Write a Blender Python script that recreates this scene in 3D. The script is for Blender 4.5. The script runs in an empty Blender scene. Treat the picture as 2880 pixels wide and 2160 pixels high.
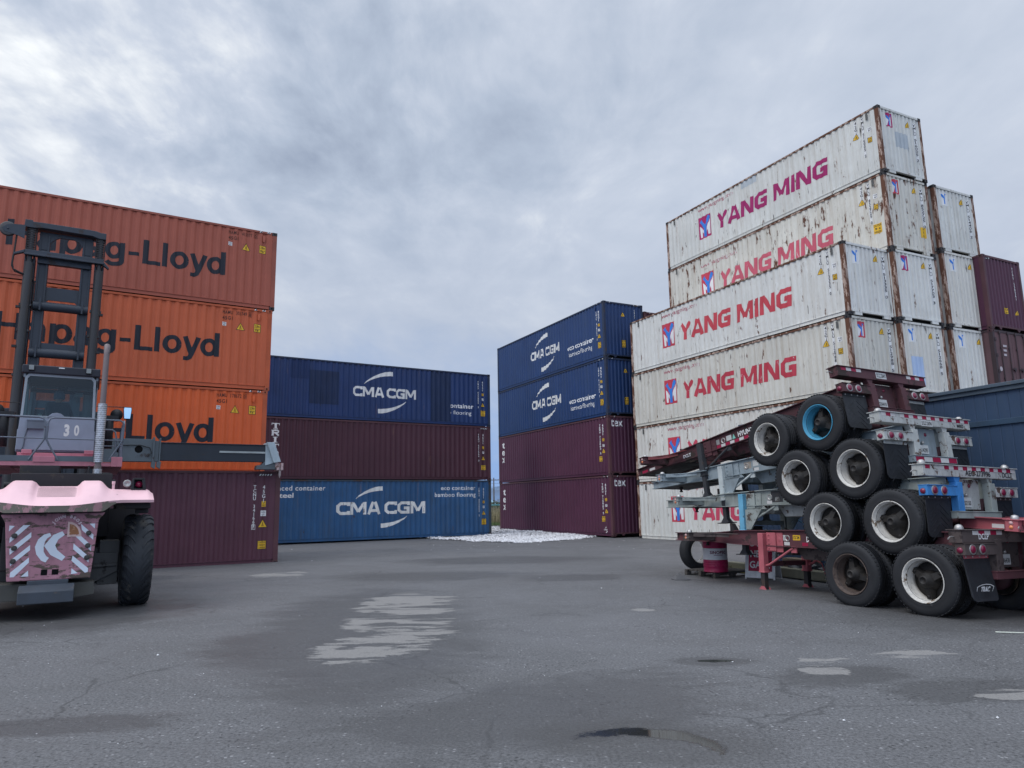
import bpy, bmesh, math, random
from mathutils import Vector, Matrix
R = math.radians
random.seed(7)
SC = bpy.context.scene
COL = SC.collection

# ------------------------------------------------------------------ camera
F_PX, PITCH, ROLL_C, CAM_H = 1997.2, R(9.56668), R(-0.94129), 1.68
cp, sp, cr, sr = math.cos(PITCH), math.sin(PITCH), math.cos(ROLL_C), math.sin(ROLL_C)
FWD = Vector((0, cp, sp)); RT = Vector((cr, 0, 0)) + Vector((0, -sp, cp)) * sr
UP = Vector((0, -sp, cp)) * cr - Vector((sr, 0, 0))
cam = bpy.data.cameras.new('camera'); cam_o = bpy.data.objects.new('camera', cam); COL.objects.link(cam_o)
M = Matrix.Identity(4)
for i, v in enumerate((RT, UP, -FWD)):
    for j in range(3): M[j][i] = v[j]
M[2][3] = CAM_H
cam_o.matrix_world = M
cam.sensor_width = 36; cam.lens = 36 * F_PX / 2880; cam.clip_start = .1; cam.clip_end = 20000
SC.camera = cam_o

# ------------------------------------------------------------------ world, sun, exposure
SUN_EL, SUN_AZ = R(52), R(245)
W = bpy.data.worlds.new('World'); SC.world = W; W.use_nodes = True
nt = W.node_tree; nt.nodes.clear()
class NT:
    def __init__(s, t): s.t = t
    def n(s, typ, **kw):
        x = s.t.nodes.new(typ)
        for k, v in kw.items():
            if k.startswith('_'): setattr(x, k[1:], v)
            else:
                key = int(k[1:]) if k[0] == 'i' and k[1:].isdigit() else k.replace('__', ' ')
                if hasattr(v, 'is_linked') or hasattr(v, 'links'): s.t.links.new(v, x.inputs[key])
                else: x.inputs[key].default_value = v
        return x
    def math(s, op, a, b=0.0, c=None, clamp=False):
        x = s.t.nodes.new('ShaderNodeMath'); x.operation = op; x.use_clamp = clamp
        for i, v in enumerate((a, b, c)):
            if v is None: continue
            if hasattr(v, 'links'): s.t.links.new(v, x.inputs[i])
            else: x.inputs[i].default_value = v
        return x.outputs[0]
    def mapr(s, v, a, b, c=0.0, d=1.0, smooth=False):
        x = s.t.nodes.new('ShaderNodeMapRange'); x.clamp = True
        if smooth: x.interpolation_type = 'SMOOTHSTEP'
        s.t.links.new(v, x.inputs[0])
        for i, q in enumerate((a, b, c, d)): x.inputs[i + 1].default_value = q
        return x.outputs[0]
    def mix(s, f, a, b, blend='MIX'):
        x = s.t.nodes.new('ShaderNodeMix'); x.data_type = 'RGBA'; x.blend_type = blend
        for k, v in ((0, f), (6, a), (7, b)):
            if hasattr(v, 'links'): s.t.links.new(v, x.inputs[k])
            elif k == 0: x.inputs[k].default_value = v
            else: x.inputs[k].default_value = tuple(v) + ((1,) if len(v) == 3 else ())
        return x.outputs[2]
    def noise(s, vec, scale, detail=4, rough=.55, dist=0.0, w=None):
        x = s.t.nodes.new('ShaderNodeTexNoise'); s.t.links.new(vec, x.inputs['Vector'])
        x.inputs['Scale'].default_value = scale; x.inputs['Detail'].default_value = detail
        x.inputs['Roughness'].default_value = rough; x.inputs['Distortion'].default_value = dist
        return x.outputs['Fac']
    def mapping(s, vec, loc=(0, 0, 0), rot=(0, 0, 0), scale=(1, 1, 1)):
        x = s.t.nodes.new('ShaderNodeMapping'); s.t.links.new(vec, x.inputs[0])
        x.inputs[1].default_value = loc; x.inputs[2].default_value = rot; x.inputs[3].default_value = scale
        return x.outputs[0]
    def link(s, a, b): s.t.links.new(a, b)

w = NT(nt)
tc = w.n('ShaderNodeTexCoord').outputs['Generated']
sepn = nt.nodes.new('ShaderNodeSeparateXYZ'); w.link(tc, sepn.inputs[0])
dx, dy, dz = sepn.outputs
zc = w.math('MAXIMUM', dz, 0.0)
den = w.math('ADD', zc, .16)
cx_ = w.math('DIVIDE', dx, den); cy_ = w.math('DIVIDE', dy, den)
comb = nt.nodes.new('ShaderNodeCombineXYZ'); w.link(cx_, comb.inputs[0]); w.link(cy_, comb.inputs[1])
cv = comb.outputs[0]
warp = nt.nodes.new('ShaderNodeTexNoise'); w.link(cv, warp.inputs['Vector']); warp.inputs['Scale'].default_value = .8; warp.inputs['Detail'].default_value = 3
wv = w.mix(.28, cv, warp.outputs['Color'], 'ADD')
nA = w.noise(w.mapping(wv, loc=(3.4, 1.9, 0), rot=(0, 0, R(35)), scale=(.8, 1.2, 1)), 1.05, 5, .55, .2)
nB = w.noise(w.mapping(wv, loc=(7.3, 4.4, 0), rot=(0, 0, R(-25)), scale=(1.5, .8, 1)), 2.4, 6, .60, .35)
nC = w.noise(w.mapping(wv, loc=(1.3, 8.4, 0), scale=(1.2, .8, 1)), 6.0, 6, .62, .3)
bright = w.math('ADD', w.math('MULTIPLY', nA, .50), w.math('ADD', w.math('MULTIPLY', nB, .34), w.math('MULTIPLY', nC, .16)))
# broken and bright towards the upper left of the view, an even grey sheet towards the right
side = w.mapr(cx_, -.9, .95, 1.0, .0, True)
low = w.mapr(zc, .22, .50, .04, 1.0, True)
contrast = w.math('MULTIPLY', side, low)
dev = w.math('MULTIPLY', w.math('SUBTRACT', bright, .49), w.math('ADD', w.math('MULTIPLY', contrast, 4.6), 1.1))
lum = w.math('ADD', w.math('ADD', dev, .56), w.math('MULTIPLY', contrast, .10), clamp=True)
cloud_c = nt.nodes.new('ShaderNodeValToRGB')
els = cloud_c.color_ramp.elements
els[0].position = 0.0; els[0].color = (.30, .355, .46, 1)
els[1].position = 1.0; els[1].color = (.90, .925, .945, 1)
e = els.new(.36); e.color = (.425, .49, .60, 1)
e = els.new(.62); e.color = (.545, .60, .70, 1)
e = els.new(.80); e.color = (.70, .74, .80, 1)
w.link(lum, cloud_c.inputs[0])
zn = w.math('ADD', zc, w.math('MULTIPLY', w.math('SUBTRACT', nB, .5), .16))
hor = w.mapr(zn, .12, .50, 1.0, 0.0, True)          # bluer, darker band over the horizon
hor2 = w.mapr(zn, .0, .27, 1.0, 0.0, True)
c0_ = w.mix(w.math('MULTIPLY', hor, .62), cloud_c.outputs[0], (.385, .44, .555))
c1 = w.mix(w.math('MULTIPLY', hor2, .9), c0_, (.20, .36, .70))
# overcast: the cloud sheet overhead and behind the camera is brighter
zen = w.mapr(zc, .66, .95, 1.0, 3.0, True)
back = w.mapr(dy, -.9, .1, 1.9, 1.0, True)
vm = nt.nodes.new('ShaderNodeVectorMath'); vm.operation = 'SCALE'
w.link(c1, vm.inputs[0]); w.link(w.math('MULTIPLY', zen, back), vm.inputs['Scale'])
sky = nt.nodes.new('ShaderNodeTexSky'); sky.sky_type = 'NISHITA'; sky.sun_disc = False
sky.sun_elevation = SUN_EL; sky.sun_rotation = SUN_AZ
bg1 = nt.nodes.new('ShaderNodeBackground'); w.link(sky.outputs[0], bg1.inputs[0]); bg1.inputs[1].default_value = .1
bg2 = nt.nodes.new('ShaderNodeBackground'); w.link(vm.outputs[0], bg2.inputs[0]); bg2.inputs[1].default_value = 1.0
mxs = nt.nodes.new('ShaderNodeMixShader'); mxs.inputs[0].default_value = .93
w.link(bg1.outputs[0], mxs.inputs[1]); w.link(bg2.outputs[0], mxs.inputs[2])
wo = nt.nodes.new('ShaderNodeOutputWorld'); w.link(mxs.outputs[0], wo.inputs[0])

sun = bpy.data.lights.new('sun', 'SUN'); sun.energy = 1.1; sun.angle = R(25); sun.color = (1, .97, .93)
sun_o = bpy.data.objects.new('sun', sun); COL.objects.link(sun_o)
sv = Vector((math.sin(SUN_AZ) * math.cos(SUN_EL), math.cos(SUN_AZ) * math.cos(SUN_EL), math.sin(SUN_EL)))
sun_o.rotation_euler = sv.to_track_quat('Z', 'Y').to_euler(); sun_o.location = sv * 60
SC.view_settings.view_transform = 'Standard'; SC.view_settings.look = 'None'
SC.view_settings.exposure = 0.2; SC.view_settings.gamma = 1.0
SC.render.film_transparent = False

# ------------------------------------------------------------------ materials
def newmat(name):
    m = bpy.data.materials.new(name); m.use_nodes = True
    t = NT(m.node_tree); return m, t, m.node_tree.nodes['Principled BSDF']
MC = {}
def plain(name, col, rough=.6, metal=0.0, var=.18, scale=6, spec=.4, bump=0.0):
    """a plain painted / rubber / metal surface with a little unevenness"""
    if name in MC: return MC[name]
    m, t, b = newmat(name)
    o = t.n('ShaderNodeTexCoord').outputs['Object']
    f = t.noise(o, scale, 5, .65)
    dark = tuple(c * (1 - var) for c in col); lite = tuple(min(1, c * (1 + var)) for c in col)
    t.link(t.mix(t.mapr(f, .3, .7), dark, lite), b.inputs['Base Color'])
    t.link(t.mapr(t.noise(o, scale * 2.3, 3), .3, .7, rough - .08, min(1, rough + .1)), b.inputs['Roughness'])
    b.inputs['Metallic'].default_value = metal; b.inputs['Specular IOR Level'].default_value = spec
    if bump:
        bp = t.n('ShaderNodeBump', Strength=bump, Distance=.01); t.link(t.noise(o, scale * 4, 4), bp.inputs['Height']); t.link(bp.outputs[0], b.inputs['Normal'])
    MC[name] = m; return m
def worn(name, col, under=(.09, .055, .04), amount=.3, scale=5, rough=.6, stretch=(1, 1, 1), var=.2, metal=0.0, grime=.25, seed=0.0):
    """paint that has chipped and rusted: base colour, noise-shaped bare patches, grime"""
    if name in MC: return MC[name]
    m, t, b = newmat(name)
    o = t.n('ShaderNodeTexCoord').outputs['Object']
    v = t.mapping(o, loc=(seed, seed * 1.7, seed * .6), scale=stretch)
    f = t.noise(v, scale, 7, .68)
    g = t.noise(t.mapping(o, loc=(seed, 3, 1)), scale * .35, 4, .6)
    base = t.mix(t.mapr(g, .3, .7), tuple(c * (1 - var) for c in col), tuple(min(1, c * (1 + var)) for c in col))
    gr = t.noise(t.mapping(o, loc=(9 + seed, 2, 5), scale=(1, 1, .35)), scale * 1.3, 6, .7)
    base = t.mix(t.math('MULTIPLY', t.mapr(gr, .5, .75), grime), base, (.045, .038, .032))
    th = .5 + (.5 - amount) * .42
    mask = t.mapr(t.math('ADD', f, t.math('MULTIPLY', t.math('SUBTRACT', g, .5), .25)), th, th + .045)
    t.link(t.mix(mask, base, under), b.inputs['Base Color'])
    t.link(t.mapr(mask, 0, 1, rough, .9), b.inputs['Roughness'])
    b.inputs['Metallic'].default_value = metal; b.inputs['Specular IOR Level'].default_value = .35
    bp = t.n('ShaderNodeBump', Strength=.25, Distance=.004); t.link(t.math('SUBTRACT', 1.0, mask), bp.inputs['Height']); t.link(bp.outputs[0], b.inputs['Normal'])
    MC[name] = m; return m
def wall_paint(name, col, rust=.1, scratch=.2, fade=.2, seed=0.0, rough=.55, rustcol=(.10, .042, .026), streak=.25, dirt=(.16, .13, .10), dirtamt=.3):
    """container paint: faded panels, vertical dirt streaks, scratches and rust spots that run down"""
    m, t, b = newmat(name)
    o = t.n('ShaderNodeTexCoord').outputs['Object']
    def N(sx, sz, sc, det=5, r=.6, dd=0.0): return t.noise(t.mapping(o, loc=(seed, seed * .7, seed * 1.3), scale=(sx, sx, sz)), sc, det, r, dd)
    big = N(1, 1, .7, 3)
    c = t.mix(t.mapr(big, .3, .7), tuple(x * (1 - fade) for x in col), tuple(min(1, x * (1 + fade * .7)) for x in col))
    st = N(6, .22, 1.3, 5, .65)
    c = t.mix(t.math('MULTIPLY', t.mapr(st, .47, .72), streak), c, dirt)
    fine = N(9, 2, 3, 4, .6)
    c = t.mix(t.math('MULTIPLY', t.mapr(fine, .4, .75), dirtamt * .5), c, dirt)
    msk = t.math('ADD', 0, 0)
    if scratch:
        s1 = N(9, .9, 1.5, 3, .55, .25)
        mk = t.mapr(s1, .735 - .1 * scratch, .755 - .1 * scratch)
        where = t.mapr(N(1, .8, 1.1, 3), .44, .6)
        mk = t.math('MULTIPLY', mk, where)
        c = t.mix(mk, c, (.05, .04, .035)); msk = mk
    if rust:
        rs = N(2.6, .8, 1.6, 8, .68, .15)
        th = .70 - rust * .22
        mr = t.mapr(rs, th, th + .05)
        run = t.mapr(N(7, .16, 1.2, 4, .6), .5 + .1 * (1 - rust), .78)
        run = t.math('MULTIPLY', run, t.mapr(rs, th - .16, th))
        c = t.mix(t.math('MULTIPLY', run, .65), c, (.30, .17, .10))
        c = t.mix(mr, c, rustcol); msk = t.math('MAXIMUM', mr, msk)
    t.link(c, b.inputs['Base Color'])
    t.link(t.mapr(msk, 0, 1, rough, .92), b.inputs['Roughness'])
    b.inputs['Specular IOR Level'].default_value = .35
    dent = t.n('ShaderNodeBump', Strength=.35, Distance=.03); t.link(N(1, .7, 2.2, 3, .5), dent.inputs['Height']); t.link(dent.outputs[0], b.inputs['Normal'])
    return m
def decal_paint(name, col, wear=.25, under=None, seed=0.0, rough=.6, scale=9, stretch=(1, 1, .35)):
    if name in MC: return MC[name]
    m, t, b = newmat(name)
    o = t.n('ShaderNodeTexCoord').outputs['Object']
    f = t.noise(t.mapping(o, loc=(seed, seed, seed), scale=stretch), scale, 7, .68)
    g = t.noise(t.mapping(o, loc=(seed + 4, seed, seed)), 1.1, 3)
    c = t.mix(t.mapr(g, .3, .7), tuple(x * .86 for x in col), tuple(min(1, x * 1.1) for x in col))
    if under is not None:
        th = .78 - wear * .5
        c = t.mix(t.mapr(t.math('ADD', f, t.math('MULTIPLY', t.math('SUBTRACT', g, .5), .35)), th, th + .05), c, under)
    t.link(c, b.inputs['Base Color']); b.inputs['Roughness'].default_value = rough; b.inputs['Specular IOR Level'].default_value = .3
    MC[name] = m; return m

# ------------------------------------------------------------------ mesh helpers
class MB:
    def __init__(s): s.v = []; s.f = []; s.mi = []; s.sm = []; s.T = None; s.cur = 0
    def add(s, vs, fs, smooth=False):
        o = len(s.v)
        s.v += [tuple(s.T @ Vector(p)) if s.T is not None else tuple(p) for p in vs]
        for f in fs: s.f.append([i + o for i in f]); s.mi.append(s.cur); s.sm.append(smooth)
        return s
    def box(s, x0, x1, y0, y1, z0, z1):
        if x0 > x1: x0, x1 = x1, x0
        if y0 > y1: y0, y1 = y1, y0
        if z0 > z1: z0, z1 = z1, z0
        return s.add([(x0, y0, z0), (x1, y0, z0), (x1, y1, z0), (x0, y1, z0), (x0, y0, z1), (x1, y0, z1), (x1, y1, z1), (x0, y1, z1)],
                     [(0, 3, 2, 1), (4, 5, 6, 7), (0, 1, 5, 4), (1, 2, 6, 5), (2, 3, 7, 6), (3, 0, 4, 7)])
    def prism(s, poly, lo, hi, axis='y'):
        """extrude a 2-D outline; axis y: (x,z), x: (y,z), z: (x,y)"""
        n = len(poly)
        def p(q, h): return (q[0], h, q[1]) if axis == 'y' else ((h, q[0], q[1]) if axis == 'x' else (q[0], q[1], h))
        vs = [p(q, lo) for q in poly] + [p(q, hi) for q in poly]
        fs = [tuple(range(n)), tuple(range(2 * n - 1, n - 1, -1))] + [(i, i + n, (i + 1) % n + n, (i + 1) % n) for i in range(n)]
        return s.add(vs, fs)
    def beam(s, a, b, w, h=None, up=(0, 0, 1)):
        h = h or w; a = Vector(a); b = Vector(b); d = (b - a).normalized(); u = Vector(up)
        if abs(d.dot(u)) > .97: u = Vector((1, 0, 0))
        sx = d.cross(u).normalized() * (w / 2); sz = sx.cross(d).normalized() * (h / 2)
        vs = [p + q for p in (a, b) for q in (-sx - sz, sx - sz, sx + sz, -sx + sz)]
        return s.add(vs, [(0, 3, 2, 1), (4, 5, 6, 7), (0, 1, 5, 4), (1, 2, 6, 5), (2, 3, 7, 6), (3, 0, 4, 7)])
    def tube(s, pts, r, n=8, caps=True):
        pts = [Vector(p) for p in pts]; k = len(pts); rings = []
        prev = None
        for i, p in enumerate(pts):
            d = (pts[min(i + 1, k - 1)] - pts[max(i - 1, 0)]).normalized()
            if prev is None:
                u = Vector((0, 0, 1)) if abs(d.z) < .9 else Vector((1, 0, 0)); a = d.cross(u).normalized()
            else: a = (prev - d * prev.dot(d)).normalized()
            prev = a; b = d.cross(a); rr = r[i] if isinstance(r, (list, tuple)) else r
            rings.append([p + (a * math.cos(2 * math.pi * j / n) + b * math.sin(2 * math.pi * j / n)) * rr for j in range(n)])
        vs = [q for ring in rings for q in ring]
        fs = [(i * n + j, i * n + (j + 1) % n, (i + 1) * n + (j + 1) % n, (i + 1) * n + j) for i in range(k - 1) for j in range(n)]
        s.add(vs, fs, True)
        if caps: s.add(rings[0], [tuple(range(n - 1, -1, -1))]); s.add(rings[-1], [tuple(range(n))])
        return s
    def lathe(s, prof, c, axis='y', n=40, smooth=True, closed=False):
        """prof: list of (radius, position along axis); c: centre"""
        vs = []
        for r, h in prof:
            for j in range(n):
                a = 2 * math.pi * j / n; p, q = r * math.cos(a), r * math.sin(a)
                vs.append((c[0] + p, c[1] + h, c[2] + q) if axis == 'y' else ((c[0] + h, c[1] + p, c[2] + q) if axis == 'x' else (c[0] + p, c[1] + q, c[2] + h)))
        k = len(prof); fs = []
        for i in range(k if closed else k - 1):
            i2 = (i + 1) % k
            for j in range(n): fs.append((i * n + j, i * n + (j + 1) % n, i2 * n + (j + 1) % n, i2 * n + j))
        return s.add(vs, fs, smooth)
    def disc(s, c, r, axis='y', n=24, h=0.0):
        vs = []
        for j in range(n):
            a = 2 * math.pi * j / n; p, q = r * math.cos(a), r * math.sin(a)
            vs.append((c[0] + p, c[1], c[2] + q) if axis == 'y' else ((c[0], c[1] + p, c[2] + q) if axis == 'x' else (c[0] + p, c[1] + q, c[2])))
        return s.add(vs, [tuple(range(n))])
    def cyl(s, c, r, h, axis='z', n=20):
        return s.lathe([(0.0001, 0), (r, 0)], c, axis, n, False).lathe([(r, 0), (r, h)], c, axis, n, True).lathe([(r, h), (0.0001, h)], c, axis, n, False)
    def build(s, name, mats, parent=None, bevel=0.0, fixn=True):
        me = bpy.data.meshes.new(name); me.from_pydata([tuple(v) for v in s.v], [], s.f)
        for m in (mats if isinstance(mats, (list, tuple)) else [mats]): me.materials.append(m)
        me.polygons.foreach_set('material_index', s.mi); me.polygons.foreach_set('use_smooth', s.sm)
        if fixn:
            bm = bmesh.new(); bm.from_mesh(me); bmesh.ops.recalc_face_normals(bm, faces=bm.faces); bm.to_mesh(me); bm.free()
        me.update()
        return link(name, me, parent, bevel)
def link(name, me, parent=None, bevel=0.0):
    o = bpy.data.objects.new(name, me); COL.objects.link(o)
    if parent is not None: o.parent = parent
    if bevel:
        b = o.modifiers.new('bevel', 'BEVEL'); b.width = bevel; b.segments = 2; b.limit_method = 'ANGLE'; b.angle_limit = R(40); b.harden_normals = False
    return o
def tag(o, label, cat, group=None, kind=None):
    if label: o['label'] = label
    if cat: o['category'] = cat
    if group: o['group'] = group
    if kind: o['kind'] = kind
    return o
def empty(name, mat, label, cat, group=None):
    o = bpy.data.objects.new(name, None); o.empty_display_size = .3; COL.objects.link(o); o.matrix_world = mat
    return tag(o, label, cat, group)
def struct(o): o['kind'] = 'structure'; return o
def frame_mat(o, x, y, z):
    m = Matrix.Identity(4)
    for i, v in enumerate((x, y, z)):
        for j in range(3): m[j][i] = v[j]
    for j in range(3): m[j][3] = o[j]
    return m

# ------------------------------------------------------------------ lettering
GLY = {}
def glyphs(txt, bold=.0, space=1.0):
    """filled outline of a line of writing: (verts 2-D, faces), cap height about .69"""
    k = (txt, bold, space)
    if k not in GLY:
        c = bpy.data.curves.new('writing', 'FONT'); c.body = txt; c.size = 1; c.offset = bold; c.space_character = space; c.resolution_u = 3
        o = bpy.data.objects.new('writing', c); me = bpy.data.meshes.new_from_object(o)
        GLY[k] = ([(v.co.x, v.co.y) for v in me.vertices], [tuple(p.vertices) for p in me.polygons])
        bpy.data.objects.remove(o); bpy.data.meshes.remove(me); bpy.data.curves.remove(c)
    return GLY[k]
def text_poly(txt, x0, x1, z0, h, bold=.0, space=1.0, slant=0.0):
    """writing fitted between x0 and x1, base line z0, capital height h -> list of layers"""
    vs, fs = glyphs(txt, bold, space)
    a = min(v[0] for v in vs); b = max(v[0] for v in vs)
    kx = (x1 - x0) / (b - a); kz = h / .69
    return [([(x0 + (v[0] - a) * kx + v[1] * kz * slant, z0 + v[1] * kz) for v in vs], fs)]
def text_col(txt, xc, ztop, h, step, w=None, bold=.02):
    """upright characters written downwards"""
    out = []; z = ztop
    for ch in txt:
        if ch != ' ':
            vs, fs = glyphs(ch, bold); a = min(v[0] for v in vs); b = max(v[0] for v in vs); k = h / .69
            kx = k if w is None else min(k, w / (b - a))
            out.append(([(xc + (v[0] - (a + b) / 2) * kx, z - h + v[1] * k) for v in vs], fs))
        z -= step
    return out
def strip(pts, wd):
    """a stroke of the given width along a polyline, mitred; wd may be a list"""
    n = len(pts); L = []; Rr = []
    for i, p in enumerate(pts):
        a = pts[max(i - 1, 0)]; c = pts[min(i + 1, n - 1)]
        def nrm(u, v):
            dx_, dz_ = v[0] - u[0], v[1] - u[1]; l = math.hypot(dx_, dz_) or 1; return (-dz_ / l, dx_ / l)
        n1 = nrm(a, p) if i else nrm(p, c); n2 = nrm(p, c) if i < n - 1 else n1
        mx, mz = n1[0] + n2[0], n1[1] + n2[1]; l = math.hypot(mx, mz) or 1; mx /= l; mz /= l
        d = max(.4, mx * n1[0] + mz * n1[1]); w_ = (wd[i] if isinstance(wd, (list, tuple)) else wd) / 2 / d
        L.append((p[0] + mx * w_, p[1] + mz * w_)); Rr.append((p[0] - mx * w_, p[1] - mz * w_))
    return (L + Rr, [(i, i + 1, n + i + 1, n + i) for i in range(n - 1)])
def arc(cx, cz, rx, rz, a0, a1, n=14):
    return [(cx + rx * math.cos(R(a0 + (a1 - a0) * i / n)), cz + rz * math.sin(R(a0 + (a1 - a0) * i / n))) for i in range(n + 1)]
def poly(*pts): return (list(pts), [tuple(range(len(pts)))])
def rect(x0, x1, z0, z1): return poly((x0, z0), (x1, z0), (x1, z1), (x0, z1))
def place(layers, x0, z0, kx, kz, slant=0.0):
    return [([(x0 + (p[0] + p[1] * slant) * kx, z0 + p[1] * kz) for p in vs], fs) for vs, fs in layers]

def letters_grotesk():
    w = .185; X = 0; out = []
    def put(adv, *strokes):
        nonlocal X
        for pts, ww in strokes: out.append(strip([(p[0] + X, p[1]) for p in pts], ww))
        X += adv
    H = (([(.095, 0), (.095, 1)], w), ([(.645, 0), (.645, 1)], w), ([(.187, .53), (.553, .53)], .16))
    a = (([(.455, 0), (.455, .5)], .17), (arc(.28, .50, .175, .165, 165, 0), .15), (arc(.25, .215, .17, .14, 0, 360, 20), .15))
    p = (([(.09, -.25), (.09, .73)], .17), (arc(.35, .365, .215, .29, 0, 360, 24), .17))
    g = (([(.52, .73), (.52, -.03)] + arc(.29, -.03, .23, .15, 0, -160, 9)[1:], .16), (arc(.28, .38, .20, .27, 0, 360, 24), .16))
    o = ((arc(.31, .365, .225, .29, 0, 360, 24), .17),)
    L = (([(.095, 0), (.095, 1)], w), ([(.187, .08), (.58, .08)], .16))
    y = (([(.085, .73), (.31, .02)], .17), ([(.53, .73), (.33, .06), (.26, -.12), (.17, -.175), (.05, -.175)], .16))
    d = (([(.53, 0), (.53, 1)], .17), (arc(.27, .365, .215, .29, 0, 360, 24), .17))
    put(.84, *H); put(.64, *a); put(.68, *p); put(.64, *a); put(.72, *g); put(.44, ([(0, .36), (.33, .36)], .15))
    put(.62, *L); put(.26, ([(.09, 0), (.09, 1)], .17)); put(.64, *o); put(.62, *y); put(.62, *d)
    return out, X
def letters_square():
    w = .23; X = 0; out = []
    def put(adv, *st):
        nonlocal X
        for pts in st: out.append(strip([(q[0] + X, q[1]) for q in pts], w))
        X += adv
    C = [(.93, .70), (.93, .885), (.32, .885), (.115, .70), (.115, .30), (.32, .115), (.93, .115), (.93, .30)]
    Mm = ([(.115, 0), (.115, 1)], [(1.135, 0), (1.135, 1)], [(.2, .93), (.625, .22)], [(1.05, .93), (.625, .22)])
    A = ([(.12, 0), (.47, 1)], [(.98, 0), (.63, 1)], [(.32, .3), (.78, .3)])
    G = [(.93, .70), (.93, .885), (.32, .885), (.115, .70), (.115, .30), (.32, .115), (.89, .115), (.89, .47), (.52, .47)]
    put(1.08, C); put(1.32, *Mm); put(1.4, *A); put(1.08, C); put(1.1, G); put(1.25, *Mm)
    return out, X
def letters_wide():
    w = .25; X = 0; out = []
    def put(adv, *st):
        nonlocal X
        for pts in st: out.append(strip([(q[0] + X, q[1]) for q in pts], w))
        X += adv
    Y = ([(.12, 1), (.5, .47)], [(.88, 1), (.5, .47)], [(.5, .44), (.5, 0)])
    A = ([(.1, 0), (.48, 1)], [(.95, 0), (.57, 1)], [(.3, .27), (.76, .27)])
    N = ([(.125, 0), (.125, 1)], [(.92, 0), (.92, 1)], [(.21, .95), (.83, .05)])
    G = ([(.97, .875), (.3, .875), (.125, .72), (.125, .28), (.3, .125), (.86, .125), (.86, .47), (.5, .47)],)
    Mm = ([(.125, 0), (.125, 1)], [(1.12, 0), (1.12, 1)], [(.2, .95), (.62, .2)], [(1.04, .95), (.62, .2)])
    I = ([(.125, 0), (.125, 1)],)
    put(1.08, *Y); put(1.15, *A); put(1.17, *N); put(1.5, *G); put(1.37, *Mm); put(.37, *I); put(1.17, *N); put(1.0, *G)
    return out, X
def letters_slab(word, x0, ztop, wd, h, step):
    """capitals with slab serifs written downwards"""
    out = []; t = wd * .26; s = h * .16
    for i, ch in enumerate(word):
        z1 = ztop - i * step; z0 = z1 - h; xm = x0 + wd / 2; xr = x0 + wd
        if ch == 'T':
            out += [rect(xm - t / 2, xm + t / 2, z0, z1 - s), rect(x0, xr, z1 - s, z1), rect(x0, x0 + s * .7, z1 - h * .36, z1 - s), rect(xr - s * .7, xr, z1 - h * .36, z1 - s), rect(xm - t, xm - t / 2, z0, z0 + s * .7), rect(xm + t / 2, xm + t, z0, z0 + s * .7)]
        elif ch == 'I':
            out += [rect(xm - t / 2, xm + t / 2, z0, z1), rect(xm - t * 1.1, xm - t / 2, z0, z0 + s * .7), rect(xm + t / 2, xm + t * 1.1, z0, z0 + s * .7), rect(xm - t * 1.1, xm - t / 2, z1 - s * .7, z1), rect(xm + t / 2, xm + t * 1.1, z1 - s * .7, z1)]
        elif ch == 'R':
            out += [rect(x0 + s * .5, x0 + s * .5 + t, z0, z1), rect(x0, x0 + s * .5, z0, z0 + s * .7), rect(x0, x0 + s * .5, z1 - s * .7, z1),
                    strip([(x0 + t, z1 - s * .4), (xr - t, z1 - s * .4), (xr - t * .55, z1 - h * .15), (xr - t * .55, z1 - h * .35), (xr - t, z1 - h * .5), (x0 + t, z1 - h * .5)], t * .7),
                    strip([(xm, z0 + h * .5), (xr - t * .3, z0)], t * .9)]
        else:
            out.append(strip(arc(xm, (z0 + z1) / 2, wd / 2 - t * .5, h / 2 - s * .5, 0, 360, 20), [t * (.75 + .45 * abs(math.cos(R(18 * i)))) for i in range(21)]))
            if ch == 'N': pass
    return out
def swoosh(x0, x1, zlo, zhi, thick, top=True):
    """tapering arc over or under the ship line's letters"""
    pts = []; wd = []; n = 12
    for i in range(n + 1):
        u = i / n
        if top: x = x0 + (x1 - x0) * u; z = zlo + (zhi - zlo) * (math.sin(u * math.pi / 2)) ** .8; k = u
        else: x = x0 + (x1 - x0) * u; z = zlo + (zhi - zlo) * (1 - math.cos(u * math.pi / 2) ** .8); k = 1 - u
        pts.append((x, z)); wd.append(.02 + thick * min(1, k * 1.25) ** .8)
    return strip(pts, wd)
HG, HG_W = letters_grotesk(); SQ, SQ_W = letters_square(); WD, WD_W = letters_wide()

# ------------------------------------------------------------------ shipping containers
L, WID, HC, STD = 12.192, 2.438, 2.896, 2.591
PITCH_C = .278
def prof_side(x):
    """depth of the pressed side sheet behind its outer face"""
    u = ((x - .19) % PITCH_C)
    if x < .19 or x > L - .19: return .0
    if u < .072: return .0
    if u < .139: return .036 * (u - .072) / .067
    if u < .211: return .036
    return .036 * (1 - (u - .211) / .067)
FOLD_S = sorted(set(round(.19 + k * PITCH_C + q, 5) for k in range(43) for q in (0, .072, .139, .211) if .19 + k * PITCH_C + q < L - .19))
PE = .2165
def prof_end(y):
    u = ((y - .135) % PE)
    if y < .135 or y > WID - .135: return 0.0
    if u < .07: return 0.0
    if u < .11: return .042 * (u - .07) / .04
    if u < .177: return .042
    return .042 * (1 - (u - .177) / .04)
FOLD_E = sorted(set(round(.135 + k * PE + q, 5) for k in range(10) for q in (0, .07, .11, .177)))
SIDE_Y, END_X = .020, L - .022
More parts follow.
